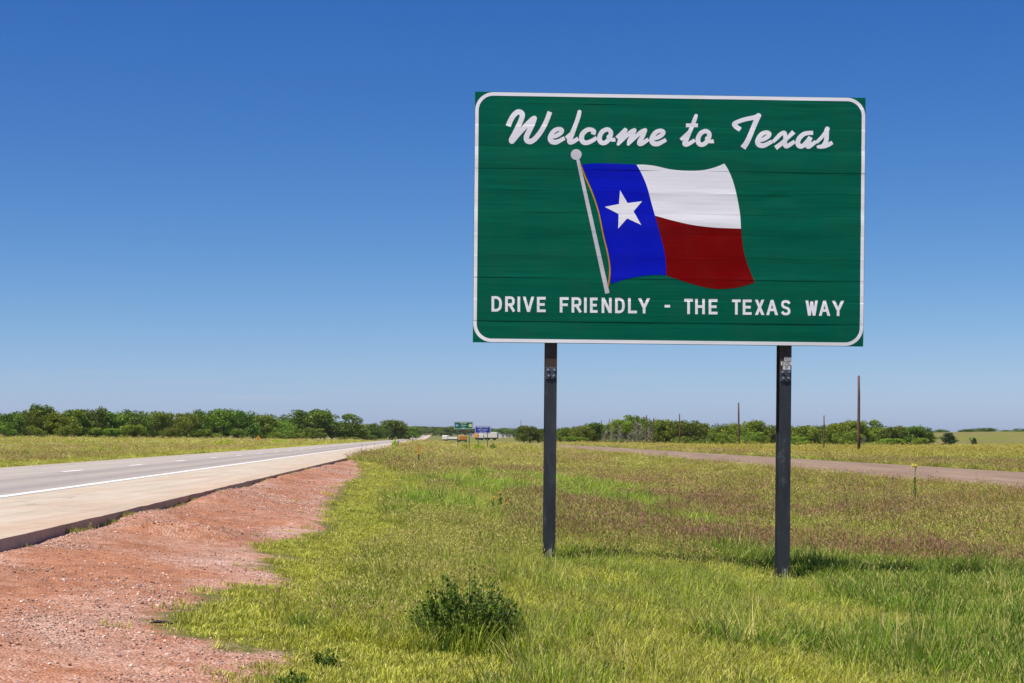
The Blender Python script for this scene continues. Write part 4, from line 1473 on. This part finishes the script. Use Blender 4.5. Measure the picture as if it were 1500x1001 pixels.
X, Y = G(1340, 738); flower_stalk(X, Y, 55 * Y / F, 0.10 * Y / 45, M_petal, 'single tall yellow wildflower standing right of the sign', seed=2)
for i, (px, py, hp) in enumerate(((722, 752, 23), (733, 750, 27), (740, 756, 18), (748, 753, 20))):
    X, Y = G(px, py); flower_stalk(X, Y, hp * Y / F, 0.055, M_orange, '%s orange-yellow wildflower in the clump left of the left post' % ('leftmost', 'tallest', 'shortest', 'rightmost')[i], 'wildflowers left of the left post', seed=20 + i)
for i, (px, py, w_, h_, lab) in enumerate(((578, 657, 8, 12, 'yellow-green weed clump beside the far grey marker post'),
                                    (681, 660, 10, 9, 'round yellow-green weed clump below the green guide sign'),
                                    (697, 661, 10, 10, 'bright weed clump between the far green and blue signs'),
                                    (706, 661, 8, 8, 'small weed clump below the far blue sign'),
                                    (722, 660, 8, 8, 'small dark weed clump right of the far blue sign'),
                                    (37, 672, 14, 11, 'dark green weed clump on the far verge at far left'),
                                    (140, 666, 34, 11, 'long bright yellow-green weed patch on the far verge'),
                                    (170, 664, 18, 8, 'right end of the bright weed patch on the far verge'),
                                    (330, 655, 40, 10, 'yellow-green weed patch on the far verge below the tallest trees'),
                                    (410, 652, 30, 7, 'faint yellow weed patch on the verge near the yellow diamond sign'))):
    X, Y = G(px, py)
    forb('weed_clump', X, Y, w_ * Y / F / 2, 1.45 * h_ * Y / F, 60, 0.035 * Y / 60, M_forb if 'dark' in lab else M_weed, lab, 'weeds', seed=40 + i, per=18)

# ---------------------------------------------------------------- trees
ORD = ['first', 'second', 'third', 'fourth', 'fifth', 'sixth', 'seventh', 'eighth', 'ninth', 'tenth', 'eleventh', 'twelfth', 'thirteenth', 'fourteenth', 'fifteenth',
       'sixteenth', 'seventeenth', 'eighteenth', 'nineteenth', 'twentieth', 'twenty-first', 'twenty-second', 'twenty-third', 'twenty-fourth', 'twenty-fifth', 'twenty-sixth']
M_bark = simple('bark', (0.11, 0.09, 0.07), 0.9, 0, 0.3, 9, bump=0.6)
M_dead = simple('dead_wood', (0.27, 0.245, 0.21), 0.9, 0, 0.25, 9)
M_leafs = [foliage('leaves_mid_green', 0.25, 0.5, (0.07, 0.125, 0.012), (0.25, 0.33, 0.030)),
           foliage('leaves_dark_green', 0.22, 0.5, (0.05, 0.10, 0.011), (0.18, 0.255, 0.026)),
           foliage('leaves_fresh_green', 0.28, 0.5, (0.10, 0.16, 0.014), (0.30, 0.38, 0.036)),
           foliage('leaves_juniper', 0.15, 0.5, (0.020, 0.050, 0.016), (0.055, 0.10, 0.028))]


def tree_meshes(seed, wide=1.0, shape='bush'):
    """unit-height tree: trunk with limbs, crown of leaf faces gathered in clumps"""
    r_ = random.Random(seed); n_ = np.random.default_rng(seed)
    bm = bmesh.new()
    clumps = []
    nl = 7 if shape == 'bush' else 6
    stems = r_.choice([1, 2, 2, 3]) if shape == 'bush' else 1
    for s in range(stems):
        bx, by = r_.uniform(-.06, .06) * wide, r_.uniform(-.06, .06) * wide
        lean = Vector((r_.uniform(-.12, .12), r_.uniform(-.12, .12), 0)) * wide
        hb = r_.uniform(0.25, 0.4)
        pts = [Vector((bx, by, -0.04)), Vector((bx, by, hb * .5)) + lean * .5, Vector((bx, by, hb)) + lean]
        tube(bm, pts, [0.035, 0.028, 0.022], 6)
        for k in range(nl):
            a = r_.uniform(0, 6.283); q = r_.uniform(.15, .42) * wide; zt = r_.uniform(0.4, 0.88)
            e_ = Vector((pts[2].x + q * math.cos(a), pts[2].y + q * math.sin(a), zt))
            m1 = pts[2].lerp(e_, 0.5) + Vector((0, 0, 0.05))
            st_ = pts[1].lerp(pts[2], r_.uniform(0.3, 1))
            tube(bm, [st_, m1, e_], [0.016, 0.010, 0.004], 5)
            clumps.append((e_, r_.uniform(.10, .2)))
    trunk = bpy.data.meshes.new('trunk'); bm.to_mesh(trunk); bm.free(); trunk.materials.append(M_bark)
    nc_ = 46 if shape == 'bush' else 60
    for k in range(nc_):
        a = r_.uniform(0, 6.283)
        if shape == 'cone':
            z = r_.uniform(0.1, 0.9); q = 0.34 * wide * min(1.0, 1.5 * (1.05 - z)) * math.sqrt(r_.random())
        else:
            z = r_.uniform(0.14, 0.9)
            env = math.sqrt(max(0.02, 1 - ((z - 0.45) / 0.52) ** 2))
            q = 0.50 * wide * env * r_.random() ** 0.4
        clumps.append((Vector((q * math.cos(a), q * math.sin(a), z)), r_.uniform(.07, .17)))
    P_, S_, R_ = [], [], []
    for c_, rad in clumps:
        m = int(95 * (rad / 0.13) ** 2)
        d = n_.normal(size=(m, 3)); d /= np.linalg.norm(d, axis=1)[:, None]
        q = rad * (0.6 + 0.45 * n_.random(m)) * (1 + 0.12 * n_.normal(size=m))
        pts = np.array(c_) + d * q[:, None] * np.array([1.15, 1.15, 0.8])
        pts = pts[pts[:, 2] > 0.02]
        P_.append(pts); S_.append(n_.uniform(.035, .075, len(pts))); R_.append(np.clip(n_.normal(.5, .22) + n_.normal(0, .18, len(pts)), 0, 1))
    P_ = np.concatenate(P_)
    zmax = np.percentile(P_[:, 2], 99.5)
    P_[:, 2] /= zmax
    return trunk, P_, np.concatenate(S_), np.concatenate(R_)


VAR = []
for i in range(9):
    shp = 'cone' if i == 8 else 'bush'
    tr_, P_, S_, R_ = tree_meshes(300 + i, [1.0, 1.25, 0.9, 1.5, 1.1, 1.35, 0.8, 1.2, 1.2][i], shp)
    crowns = []
    for mi in ([3] if i == 8 else [0, 1, 2]):
        cm = leaf_mesh('crown', P_, S_, R_, 500 + i)
        cm.materials.append(M_leafs[mi])
        crowns.append(cm)
    VAR.append((tr_, crowns))


def tree(X, Y, h, w, var, leaf, label, group=None, rz=None, name='tree', cat='tree', sink=0.0):
    o = empty(name, (X, Y, gz(X, Y) - sink), random.uniform(0, 6.28) if rz is None else rz)
    tag(o, label, cat, group)
    tr_, crowns = VAR[var]
    o.scale = (w, w, h)
    a = link('trunk', tr_, None, o)
    c_ = link('crown', crowns[leaf % len(crowns)], None, o)
    return o


# left tree line: (x of the middle, top y, width px) read off the photograph, front row then back row
LEFT = [(10, 606, 40, 1, 'dark tree cut by the left edge of the picture'),
        (36, 601, 42, 0, 'rounded tree just left of the tallest pair in the far-left tree line'),
        (62, 594, 44, 1, 'tallest tree at the left end of the tree line beyond the highway'),
        (84, 606, 46, 2, 'pale green tree in front of the tall left pair beyond the highway'),
        (108, 601, 44, 0, 'mid-green tree right of the tall left pair beyond the highway'),
        (137, 599, 46, 1, 'spiky-topped tree above the bright weed patch on the far verge'),
        (166, 604, 44, 0, 'round-topped tree right of the spiky one beyond the highway'),
        (196, 602, 46, 1, 'dark tree between the second and third lane dashes from left'),
        (224, 604, 44, 0, 'bushy tree in the low middle of the left tree line'),
        (250, 607, 42, 2, 'small fresh green tree in the dip of the left tree line'),
        (274, 606, 44, 0, 'tree left of the second high stretch of the left tree line'),
        (302, 602, 46, 1, 'dark tree beginning the second high stretch beyond the highway'),
        (324, 600, 44, 0, 'tall rounded tree above the verge weed patch beyond the highway'),
        (352, 602, 48, 1, 'broad tree just left of the yellow diamond sign'),
        (384, 608, 44, 0, 'lower tree right behind the yellow diamond sign'),
        (412, 616, 34, 2, 'small fresh green tree in the gap before the big dome'),
        (447, 601, 62, 1, 'big dome-shaped dark tree beyond the highway'),
        (490, 607, 56, 1, 'broad dark tree right of the big dome'),
        (520, 620, 34, 0, 'low tree sloping down right of the dark dome'),
        (545, 621, 34, 1, 'small dark tree left of the last clump before the gap'),
        (573, 616, 46, 1, 'dark rounded tree ending the near left tree line'),
        (600, 624, 30, 0, 'small tree at the right end of the left tree line')]
for i, (px, ty, wp, lf, lab) in enumerate(LEFT):
    Y = 330 + 0.36 * px + (px > 500) * (px - 500) * 1.6 + random.uniform(-8, 8)
    X = (px - 750) / F * Y
    g_ = gz(X, Y)
    h = CZ + (HOR - ty) / F * Y - g_
    tree(X, Y, h, wp * Y / F * 1.0, [1, 3, 0, 5, 4, 7, 2, 5][i % 8], lf, lab, 'left tree line beyond the highway')
for i in range(24):
    px = 8 + i * 25.5 + random.uniform(-8, 8)
    Y = 375 + 0.36 * px + (px > 500) * (px - 500) * 1.8
    X = (px - 750) / F * Y
    ty = np.interp(px, [p_[0] for p_ in LEFT], [p_[1] for p_ in LEFT]) + random.uniform(3, 9)
    h = CZ + (HOR - ty) / F * Y - gz(X, Y)
    tree(X, Y, h, random.uniform(40, 54) * Y / F, random.choice([0, 1, 3, 4, 5, 7]), random.choice([0, 1, 1]), ORD[i] + ' tree from left in the back row of the left tree line', 'back row of the left tree line')
# low scrub along the foot of the left tree line
for i in range(15):
    px = 4 + i * 39 + random.uniform(-18, 18)
    Y = 316 + 0.35 * px + (px > 500) * (px - 500) * 1.5
    X = (px - 750) / F * Y
    tree(X, Y, random.uniform(1.2, 4.0), random.uniform(18, 34) * Y / F, random.choice([1, 3, 5, 7]), random.choice([0, 0, 1, 2]), ORD[i] + ' low scrub bush from the left at the foot of the left tree line', 'scrub along the left tree line', name='scrub_bush', cat='bush')

RIGHT = [(767, 624, 22, 1, 'small dark tree left of the left sign post'),
         (790, 628, 28, 0, 'low tree touching the left sign post on its left'),
         (822, 627, 34, 2, 'fresh green tree directly right of the left sign post'),
         (848, 625, 34, 0, 'second tree right of the left sign post'),
         (868, 620, 34, 1, 'dark tree left of the bare grey trees'),
         (892, 621, 28, 2, 'green tree behind the first old wooden poles'),
         (915, 615, 34, 2, 'fresh green tree rising behind the bare grey trees'),
         (934, 609, 34, 0, 'tallest tree behind the bare grey trees'),
         (972, 616, 38, 2, 'pale green tree right of the bare grey trees'),
         (1012, 617, 46, 1, 'dark broad tree right of the thin pole before the sign centre'),
         (1046, 621, 40, 0, 'tree left of the second tallest wooden pole'),
         (1072, 621, 38, 2, 'tree right behind the second tallest wooden pole'),
         (1102, 617, 42, 2, 'fresh green tree right of the second tallest wooden pole'),
         (1130, 624, 40, 0, 'tree just left of the right sign post'),
         (1172, 624, 40, 2, 'tree just right of the right sign post'),
         (1200, 623, 38, 0, 'tree behind the thin short pole right of the sign post'),
         (1226, 621, 38, 2, 'pale tree between the short pole and the tallest pole'),
         (1247, 617, 34, 2, 'fresh green tree left behind the tallest pole'),
         (1266, 616, 36, 0, 'tall tree right behind the tallest wooden pole'),
         (1288, 627, 30, 2, 'lower tree right of the tallest wooden pole'),
         (1310, 625, 44, 1, 'dark olive tree in the right end of the right tree line'),
         (1334, 625, 40, 1, 'dark rounded tree in the right end of the right tree line'),
         (1352, 626, 30, 1, 'last dark tree at the right end of the right tree line')]
for i, (px, ty, wp, lf, lab) in enumerate(RIGHT):
    Y = 430 - 0.02 * (px - 760) + random.uniform(-10, 10)
    X = (px - 750) / F * Y
    h = CZ + (HOR - ty) / F * Y - gz(X, Y)
    tree(X, Y, h, wp * Y / F * 1.05, [4, 1, 3, 5, 0, 7, 1, 3][i % 8], lf, lab, 'right tree line beyond the hay field')
for i in range(22):
    px = 775 + i * 27 + random.uniform(-8, 8)
    Y = 470 + random.uniform(-10, 10)
    X = (px - 750) / F * Y
    ty = np.interp(px, [p_[0] for p_ in RIGHT], [p_[1] for p_ in RIGHT]) + random.uniform(2, 7)
    h = CZ + (HOR - ty) / F * Y - gz(X, Y)
    tree(X, Y, h, random.uniform(34, 46) * Y / F, random.choice([0, 1, 3, 4, 5, 7]), random.choice([0, 1, 2]), ORD[i] + ' tree from left in the back row of the right tree line', 'back row of the right tree line')
for i in range(14):
    px = 772 + i * 42 + random.uniform(-18, 18)
    Y = 410 + random.uniform(-8, 8)
    X = (px - 750) / F * Y
    tree(X, Y, random.uniform(1.2, 4.2), random.uniform(18, 34) * Y / F, random.choice([1, 3, 5, 7]), random.choice([0, 1, 2, 2]), ORD[i] + ' low scrub bush from the left at the foot of the right tree line', 'scrub along the right tree line', name='scrub_bush', cat='bush')
for (px, by, ty, wp, var, lf, lab) in ((1390, 657, 637, 22, 8, 0, 'larger of two dark junipers standing alone in the right field'),
                                        (1427, 655, 643.5, 8, 8, 0, 'smaller of two dark junipers standing alone in the right field'),
                                        (1345, 653, 640, 15, 1, 2, 'small pale bush before the right end of the tree line')):
    Y = 400 if px != 1427 else 430
    X = (px - 750) / F * Y
    tree(X, Y, (by - ty) / F * Y + 0.3, wp * Y / F * 1.3, var, lf, lab, None, name='juniper' if var == 8 else 'scrub_bush', cat='bush')
for (px, ty, wp, lab) in ((1378, 630, 16, 'small dark tree on the skyline right of the tree line'), (1420, 631, 22, 'low dark tree at the left of the hilltop clump'),
                          (1437, 627, 26, 'broad dark tree in the middle of the hilltop clump'), (1450, 628, 16, 'dark tree at the right of the hilltop clump'),
                          (1475, 632, 22, 'low tree on the skyline right of the hilltop clump'), (1494, 628, 14, 'dark tree on the skyline at the right edge')):
    Y = 900
    X = (px - 750) / F * Y
    h = max(2.0, CZ + (HOR - ty) / F * Y - gz(X, Y))
    tree(X, Y, h, wp * Y / F * 1.1, random.choice([1, 3, 5]), 1, lab, 'skyline trees on the right hill')

# bare grey trees and leaning dead trunks in front of the right tree line
def dead_tree(X, Y, h, seed, label):
    r_ = random.Random(seed)
    o = empty('dead_tree', (X, Y, gz(X, Y))); tag(o, label, 'dead tree', 'bare grey trees before the right tree line')
    bm = bmesh.new()
    pts = [Vector((0, 0, -.2))]
    for k in range(4):
        pts.append(pts[-1] + Vector((r_.uniform(-.18, .18), r_.uniform(-.18, .18), h / 4)))
    tube(bm, pts, [0.11, 0.09, 0.07, 0.045, 0.02], 6)
    from_bm('trunk', bm, M_dead, o)
    bm = bmesh.new()
    for k in range(34):
        s = r_.uniform(0.08, 0.95) * 4; i = min(3, int(s))
        b0 = pts[i].lerp(pts[i + 1], s - i)
        a = r_.uniform(0, 6.283); L = r_.uniform(.25, .5) * h * (1.1 - s / 4)
        e_ = b0 + Vector((math.cos(a) * L * .9, math.sin(a) * L * .9, L * r_.uniform(.3, .8)))
        m1 = b0.lerp(e_, .5) + Vector((r_.uniform(-.15, .15), r_.uniform(-.15, .15), .1))
        tube(bm, [b0, m1, e_], [0.045, 0.026, 0.01], 5)
        for q in range(3):
            e2 = m1 + Vector((r_.uniform(-.5, .5), r_.uniform(-.5, .5), r_.uniform(.2, .8)))
            tube(bm, [m1, e2], [0.025, 0.008], 4)
    from_bm('branch', bm, M_dead, o)
    return o


for i, (px, hp, lab) in enumerate(((884, 24, 'bare grey tree at the left end of the dead clump'), (898, 20, 'short bare grey tree between the old poles'),
                                   (909, 26, 'bare forked grey tree left of the clump middle'), (922, 22, 'bare grey tree in the middle of the dead clump'),
                                   (934, 26, 'bare grey tree right of the dead clump middle'), (944, 24, 'bare tree leaning on the twin dark trunks'),
                                   (955, 26, 'bare grey tree at the right end of the dead clump'), (1042, 15, 'small bare grey bush left of the second tallest pole'),
                                   (1274, 13, 'small bare grey bush right of the tallest pole'))):
    Y = 398 if px < 1000 else 402
    X = (px - 750) / F * Y
    dead_tree(X, Y + (i * 37 % 9), (0.85 + 0.09 * (i * 5 % 7)) * hp * Y / F, 70 + i, lab)

# a distant belt of trees towards the end of the highway
rngd = random.Random(5)
FAR = [' tree from the left in the faint far belt behind the guide signs']
for i in range(26):
    px = 612 + i * 6.6 + rngd.uniform(-3, 3)
    Y = 1500 + rngd.uniform(-200, 900)
    X = (px - 750) / F * Y
    h = rngd.uniform(5, 8)
    tree(X, Y, h, rngd.uniform(10, 17), rngd.choice([1, 3, 5]), 1, ORD[i] + FAR[0], 'far trees behind the guide signs')
# ---------------------------------------------------------------- poles, marker posts, far signs
M_pole = simple('weathered_pole', (0.105, 0.062, 0.045), 0.9, 0, 0.35, 5, stretch=(4, 4, 0.5))
POLES = [(1258, 665, 552, 176, 0.15, 0.0, 'tallest old wooden pole, right of the right sign post'),
         (1082, 663, 591, 272, 0.15, 0.0, 'second tallest old wooden pole, left of the right sign post'),
         (1207, 668, 610, 190, 0.075, 0.0, 'thin short wooden pole between right sign post and tallest pole'),
         (995.5, 661, 607, 365, 0.15, 0.0, 'old wooden pole standing alone right of the bare trees'),
         (946.5, 656, 609, 400, 0.16, 0.01, 'left of the twin dark poles by the bare trees'),
         (957.5, 656, 613, 405, 0.16, -0.01, 'right of the twin dark poles by the bare trees'),
         (930, 652, 620, 402, 0.10, 0.0, 'slim pole left of the twin dark poles'),
         (905, 653, 616, 420, 0.10, 0.0, 'slim pole in the middle of the dead clump'),
         (881, 650, 616, 500, 0.14, 0.0, 'distant old pole left of the bare trees'),
         (892.5, 640, 614, 560, 0.13, 0.0, 'distant old pole peeping over the trees left of the bare trees'),
         (763, 640, 616, 900, 0.16, 0.0, 'thin far mast on the skyline left of the left sign post')]
for i, (px, by, ty, Y, r0, lean, lab) in enumerate(POLES):
    X = (px - 750) / F * Y
    g_ = gz(X, Y)
    h = CZ + (HOR - ty) / F * Y - g_
    bm = bmesh.new()
    r_ = random.Random(i)
    pts = [(r_.uniform(-.02, .02) + lean * z * h, r_.uniform(-.02, .02), z * h - (0.3 if z == 0 else 0)) for z in (0, .25, .5, .75, 1)]
    tube(bm, pts, [r0, r0 * .95, r0 * .9, r0 * .84, r0 * .78], 9)
    tip = Vector(pts[-1])
    tube(bm, [tip, tip + Vector((0.03, 0, 0.12))], [r0 * .70, r0 * .2], 6)
    o = from_bm('wooden_pole', bm, M_pole, None, True)
    o.location = (X, Y, g_)
    tag(o, lab, 'pole')

M_metal = simple('galvanised_metal', (0.10, 0.11, 0.11), 0.6, 0.3)
M_yel = simple('marker_yellow', (0.62, 0.33, 0.03), 0.5)
M_guide = simple('guide_sign_green', (0.004, 0.13, 0.075), 0.4)
M_info = simple('info_sign_blue', (0.008, 0.03, 0.36), 0.4)
M_letter = simple('far_sign_white', (0.75, 0.75, 0.75), 0.5, var=0.03)

# object marker: three yellow diamonds one above the other on a channel post
X, Y = G(613, 688)
k = Y / F
o = empty('object_marker', (X, Y, gz(X, Y))); tag(o, 'short post with stacked yellow diamonds in the median grass', 'marker post')
bm = bmesh.new()
box(bm, -0.035, 0.035, 0.012, 0.024, -0.2, 37 * k, 0.002); box(bm, -0.035, -0.023, 0.0245, 0.055, -0.2, 37 * k); box(bm, 0.023, 0.035, 0.0245, 0.055, -0.2, 37 * k)
from_bm('post', bm, M_metal, o)
for j in range(3):
    bm = bmesh.new()
    zc = (33.6 - j * 4.6) * k
    s = 2.55 * k
    vs = [(0, -s), (s, 0), (0, s), (-s, 0)]
    f0 = [bm.verts.new((a, 0.0, zc + b_)) for a, b_ in vs]; f1 = [bm.verts.new((a, 0.011, zc + b_)) for a, b_ in vs]
    bm.faces.new(f0); bm.faces.new(f1[::-1])
    for q in range(4): bm.faces.new((f0[(q + 1) % 4], f0[q], f1[q], f1[(q + 1) % 4]))
    from_bm('reflector', bm, M_yel, o)
for (px, by, hp, lab) in ((583, 658, 15, 'plain grey delineator post on the right of the highway'), (604, 650, 12, 'faint thin delineator post farther along the highway')):
    X, Y = G(px, by); k = Y / F
    o = empty('delineator_post', (X, Y, gz(X, Y))); tag(o, lab, 'marker post')
    bm = bmesh.new(); box(bm, -0.05, 0.05, 0, 0.012, -0.2, hp * k, 0.002); box(bm, -0.05, -0.035, 0.0125, 0.05, -0.2, hp * k); box(bm, 0.035, 0.05, 0.0125, 0.05, -0.2, hp * k)
    from_bm('post', bm, M_metal, o)
    bm = bmesh.new(); box(bm, -0.04, 0.04, -0.012, -0.0005, hp * k - 0.2, hp * k - 0.05, 0.002)
    from_bm('reflector', bm, M_letter, o)

# yellow diamond warning sign on the far verge
Y = 300; X = (378 - 750) / F * Y; k = Y / F
o = empty('diamond_sign', (X, Y, gz(X, Y))); tag(o, 'small yellow diamond warning sign on the far verge before trees', 'road sign')
zc = CZ + (HOR - 642) * k - gz(X, Y)
bm = bmesh.new(); box(bm, -0.03, 0.03, 0.01, 0.06, -0.3, zc + 0.35); from_bm('post', bm, M_metal, o)
bm = bmesh.new(); s = 4.2 * k
vs = [(0, -s), (s * .8, 0), (0, s), (-s * .8, 0)]
f0 = [bm.verts.new((a, 0.0, zc + b_)) for a, b_ in vs]; f1 = [bm.verts.new((a, 0.009, zc + b_)) for a, b_ in vs]
bm.faces.new(f0); bm.faces.new(f1[::-1])
for q in range(4): bm.faces.new((f0[(q + 1) % 4], f0[q], f1[q], f1[(q + 1) % 4]))
from_bm('panel', bm, M_yel, o)
bm = bmesh.new()
box(bm, -0.03, 0.03, -0.006, -0.0005, zc - 0.22, zc + 0.12)
v3 = [bm.verts.new(q) for q in ((-0.12, -0.004, zc + 0.121), (0.12, -0.004, zc + 0.121), (0, -0.004, zc + 0.27))]; bm.faces.new(v3)
from_bm('arrow', bm, M_ink, o)


def far_sign(name, x0, x1, y0, y1, by, Y, mat, lines, label, shields=()):
    k = Y / F
    xc = (x0 + x1) / 2
    X = (xc - 750) * k
    g_ = gz(X, Y)
    o = empty(name, (X, Y, g_)); tag(o, label, 'road sign')
    w_ = (x1 - x0) * k; zt = CZ + (HOR - y0) * k - g_; zb_ = CZ + (HOR - y1) * k - g_
    bm = bmesh.new(); box(bm, -w_ / 2, w_ / 2, 0, 0.06, zb_, zt, 0.01); pn = from_bm('panel', bm, mat, o)
    for sx__ in (-0.30, 0.30):
        bm = bmesh.new(); box(bm, sx__ * w_ - 0.07, sx__ * w_ + 0.07, 0.062, 0.19, -0.3, zt - 0.1, 0.005); from_bm('post', bm, M_metal, o)
    bm = bmesh.new(); e_ = 0.05
    for (a, b_, c_, d_) in ((-w_ / 2 + e_, w_ / 2 - e_, zt - e_ - 0.05, zt - e_), (-w_ / 2 + e_, w_ / 2 - e_, zb_ + e_, zb_ + e_ + 0.05),
                            (-w_ / 2 + e_, -w_ / 2 + e_ + 0.05, zb_ + e_ + 0.051, zt - e_ - 0.051), (w_ / 2 - e_ - 0.05, w_ / 2 - e_, zb_ + e_ + 0.051, zt - e_ - 0.051)):
        box(bm, a, b_, -0.006, -0.0008, c_, d_)
    from_bm('border', bm, M_letter, o)
    nl = len(lines)
    for j, tx in enumerate(lines):
        tm = text_mesh('lettering', tx, (zt - zb_) / nl * 0.86, M_letter)
        zc_ = zt - (j + 0.5) * (zt - zb_) / nl
        tm.transform(Matrix.Translation((0, -0.008, zc_)) @ Matrix.Rotation(R(90), 4, 'X'))
        link('lettering', tm, M_letter, o)
    for (cx_, colm, tx, inkm) in shields:
        r0 = (zt - zb_) * 0.23; zc_ = (zt + zb_) / 2
        bm = bmesh.new()
        bmesh.ops.create_cone(bm, cap_ends=True, segments=16, radius1=r0, radius2=r0, depth=0.008, matrix=Matrix.Translation((cx_ * w_, -0.006, zc_)) @ Matrix.Rotation(R(90), 4, 'X'))
        sh_ = from_bm('route_marker', bm, colm, o)
        tm = text_mesh('number', tx, r0 * 1.3, inkm)
        tm.transform(Matrix.Translation((cx_ * w_, -0.014, zc_)) @ Matrix.Rotation(R(90), 4, 'X'))
        link('number', tm, inkm, sh_)
    return o


M_shb = simple('route_marker_blue', (0.05, 0.16, 0.40), 0.5)
M_shy = simple('route_marker_cream', (0.62, 0.58, 0.30), 0.5)
far_sign('guide_sign', 665, 693, 618, 629, 655, 300, M_guide, ('Pioneer', 'West', 'Exit'), 'far green guide sign on two thin posts in the median',
         ((-0.35, M_shb, '44', M_letter), (0.36, M_shy, '1', M_ink)))
far_sign('information_sign', 696, 718.5, 624.5, 635, 652, 340, M_info, ('Bridge Travel', 'Info Center', '100 Yds'), 'far blue information sign right of the green guide sign')

# ---------------------------------------------------------------- far works traffic and buildings at the end of the highway
M_cream = simple('cream_wall', (0.62, 0.60, 0.54), 0.7)
M_orangep = simple('orange_truck_paint', (0.55, 0.24, 0.04), 0.45)
M_glass = simple('dark_glass', (0.02, 0.025, 0.03), 0.15, 0, 0.1)
M_tyre = simple('tyre_rubber', (0.02, 0.02, 0.02), 0.9)
M_roofm = simple('grey_roof', (0.30, 0.29, 0.28), 0.7)


def truck(X, Y, body, cabm, label, w=2.5, hb=2.6, L=7.0, rz=0.0, cat='truck'):
    o = empty('truck', (X, Y, gz(X, Y)), rz); tag(o, label, cat)
    bm = bmesh.new(); box(bm, -w / 2, w / 2, -L / 2, L * 0.18, 1.0, 1.0 + hb, 0.08); from_bm('cargo_box', bm, body, o)
    bm = bmesh.new(); box(bm, -w / 2 + .1, w / 2 - .1, L * 0.2, L / 2, 0.8, 2.7, 0.2); from_bm('cab', bm, cabm, o)
    bm = bmesh.new(); box(bm, -w / 2 + .25, w / 2 - .25, L / 2 - .02, L / 2 + .03, 1.8, 2.5, 0.03); from_bm('windscreen', bm, M_glass, o)
    bm = bmesh.new(); box(bm, -w / 2 + .3, w / 2 - .3, -L / 2 + .1, L / 2 - .1, 0.6, 0.98, 0.03); from_bm('chassis', bm, M_tyre, o)
    bm = bmesh.new(); box(bm, -w / 2 + .1, w / 2 - .1, -L / 2 - .05, -L / 2 - .005, 0.6, 0.95); from_bm('tailgate', bm, M_tyre, o)
    for sx__ in (-1, 1):
        for yy in (-L * .33, L * .33):
            bm = bmesh.new()
            bmesh.ops.create_cone(bm, cap_ends=True, segments=18, radius1=0.5, radius2=0.5, depth=0.3, matrix=Matrix.Translation((sx__ * (w / 2 - .16), yy, 0.5)) @ Matrix.Rotation(R(90), 4, 'Y'))
            from_bm('wheel', bm, M_tyre, o)
    return o


def far_at(px, Y):
    return (px - 750) / F * Y


def shed(px, Y, wpx, hpx, label, mat=None, roof=True, d=8.0):
    X = far_at(px, Y); k = Y / F
    o = empty('building', (X, Y, gz(X, Y))); tag(o, label, 'building', 'far pale buildings at the end of the highway')
    w_ = wpx * k; h_ = hpx * k
    bm = bmesh.new(); box(bm, -w_ / 2, w_ / 2, 0, d, -0.5, h_); from_bm('wall', bm, mat or M_cream, o)
    bm = bmesh.new()
    pr = [(-w_ / 2 - .2, h_ + .002), (w_ / 2 + .2, h_ + .002), (0, h_ + w_ * 0.12)]
    a = [bm.verts.new((x, -.2, z)) for x, z in pr]; b_ = [bm.verts.new((x, d + .2, z)) for x, z in pr]
    bm.faces.new(a); bm.faces.new(b_[::-1])
    for q in range(3): bm.faces.new((a[(q + 1) % 3], a[q], b_[q], b_[(q + 1) % 3]))
    from_bm('roof', bm, M_roofm, o)
    nw = max(1, int(w_ / 3))
    for q in range(nw):
        cx_ = -w_ / 2 + (q + .5) * w_ / nw
        bm = bmesh.new(); box(bm, cx_ - .5, cx_ + .5, -.03, -.002, h_ * .45, h_ * .75); from_bm('window', bm, M_glass, o)
    bm = bmesh.new(); box(bm, -0.5, 0.5, -.035, -.004, 0, min(2.1, h_ * .42)); from_bm('door', bm, M_roofm, o)
    return o


truck(far_at(677, 720), 720, M_orangep, M_orangep, 'far orange truck below the green guide sign', 3.0, 1.6, 7.5, R(8))
truck(far_at(663, 800), 800, M_cream, M_cream, 'far white low truck left of the orange truck', 2.6, 0.9, 9.0, R(70))
truck(far_at(707, 780), 780, M_cream, M_orangep, 'far truck with orange cab below the blue sign', 2.5, 1.6, 7.0, R(60))
truck(far_at(715, 760), 760, M_cream, M_cream, 'far white box truck right below the blue sign', 2.6, 2.3, 8.0, R(80))
shed(729, 1150, 9, 8, 'far tall white building right of the blue sign')
shed(737, 1250, 9, 5, 'far low pale building right of the tall white one')
shed(747, 1350, 8, 4, 'far small pale building left of the skyline mast')
shed(700, 1300, 12, 6, 'far pale building half hidden by the blue sign')
shed(690, 1250, 7, 5, 'far pale building between the two guide signs')

# ---------------------------------------------------------------- air
hm = bpy.data.materials.new('thin_haze'); hm.use_nodes = True
t = hm.node_tree; t.nodes.clear()
pv = N(t, 'ShaderNodeVolumePrincipled')
pv.inputs['Color'].default_value = (0.86, 0.92, 1.0, 1)
pv.inputs['Density'].default_value = HAZE
pv.inputs['Anisotropy'].default_value = 0.2
ho = N(t, 'ShaderNodeOutputMaterial'); t.links.new(pv.outputs[0], ho.inputs['Volume'])
bm = bmesh.new(); box(bm, -10500, 10500, -60, 5100, -6, 26)
hz_ = from_bm('haze', bm, hm)
tag(hz_, 'thin pale summer haze over the plain', 'haze', kind='stuff')
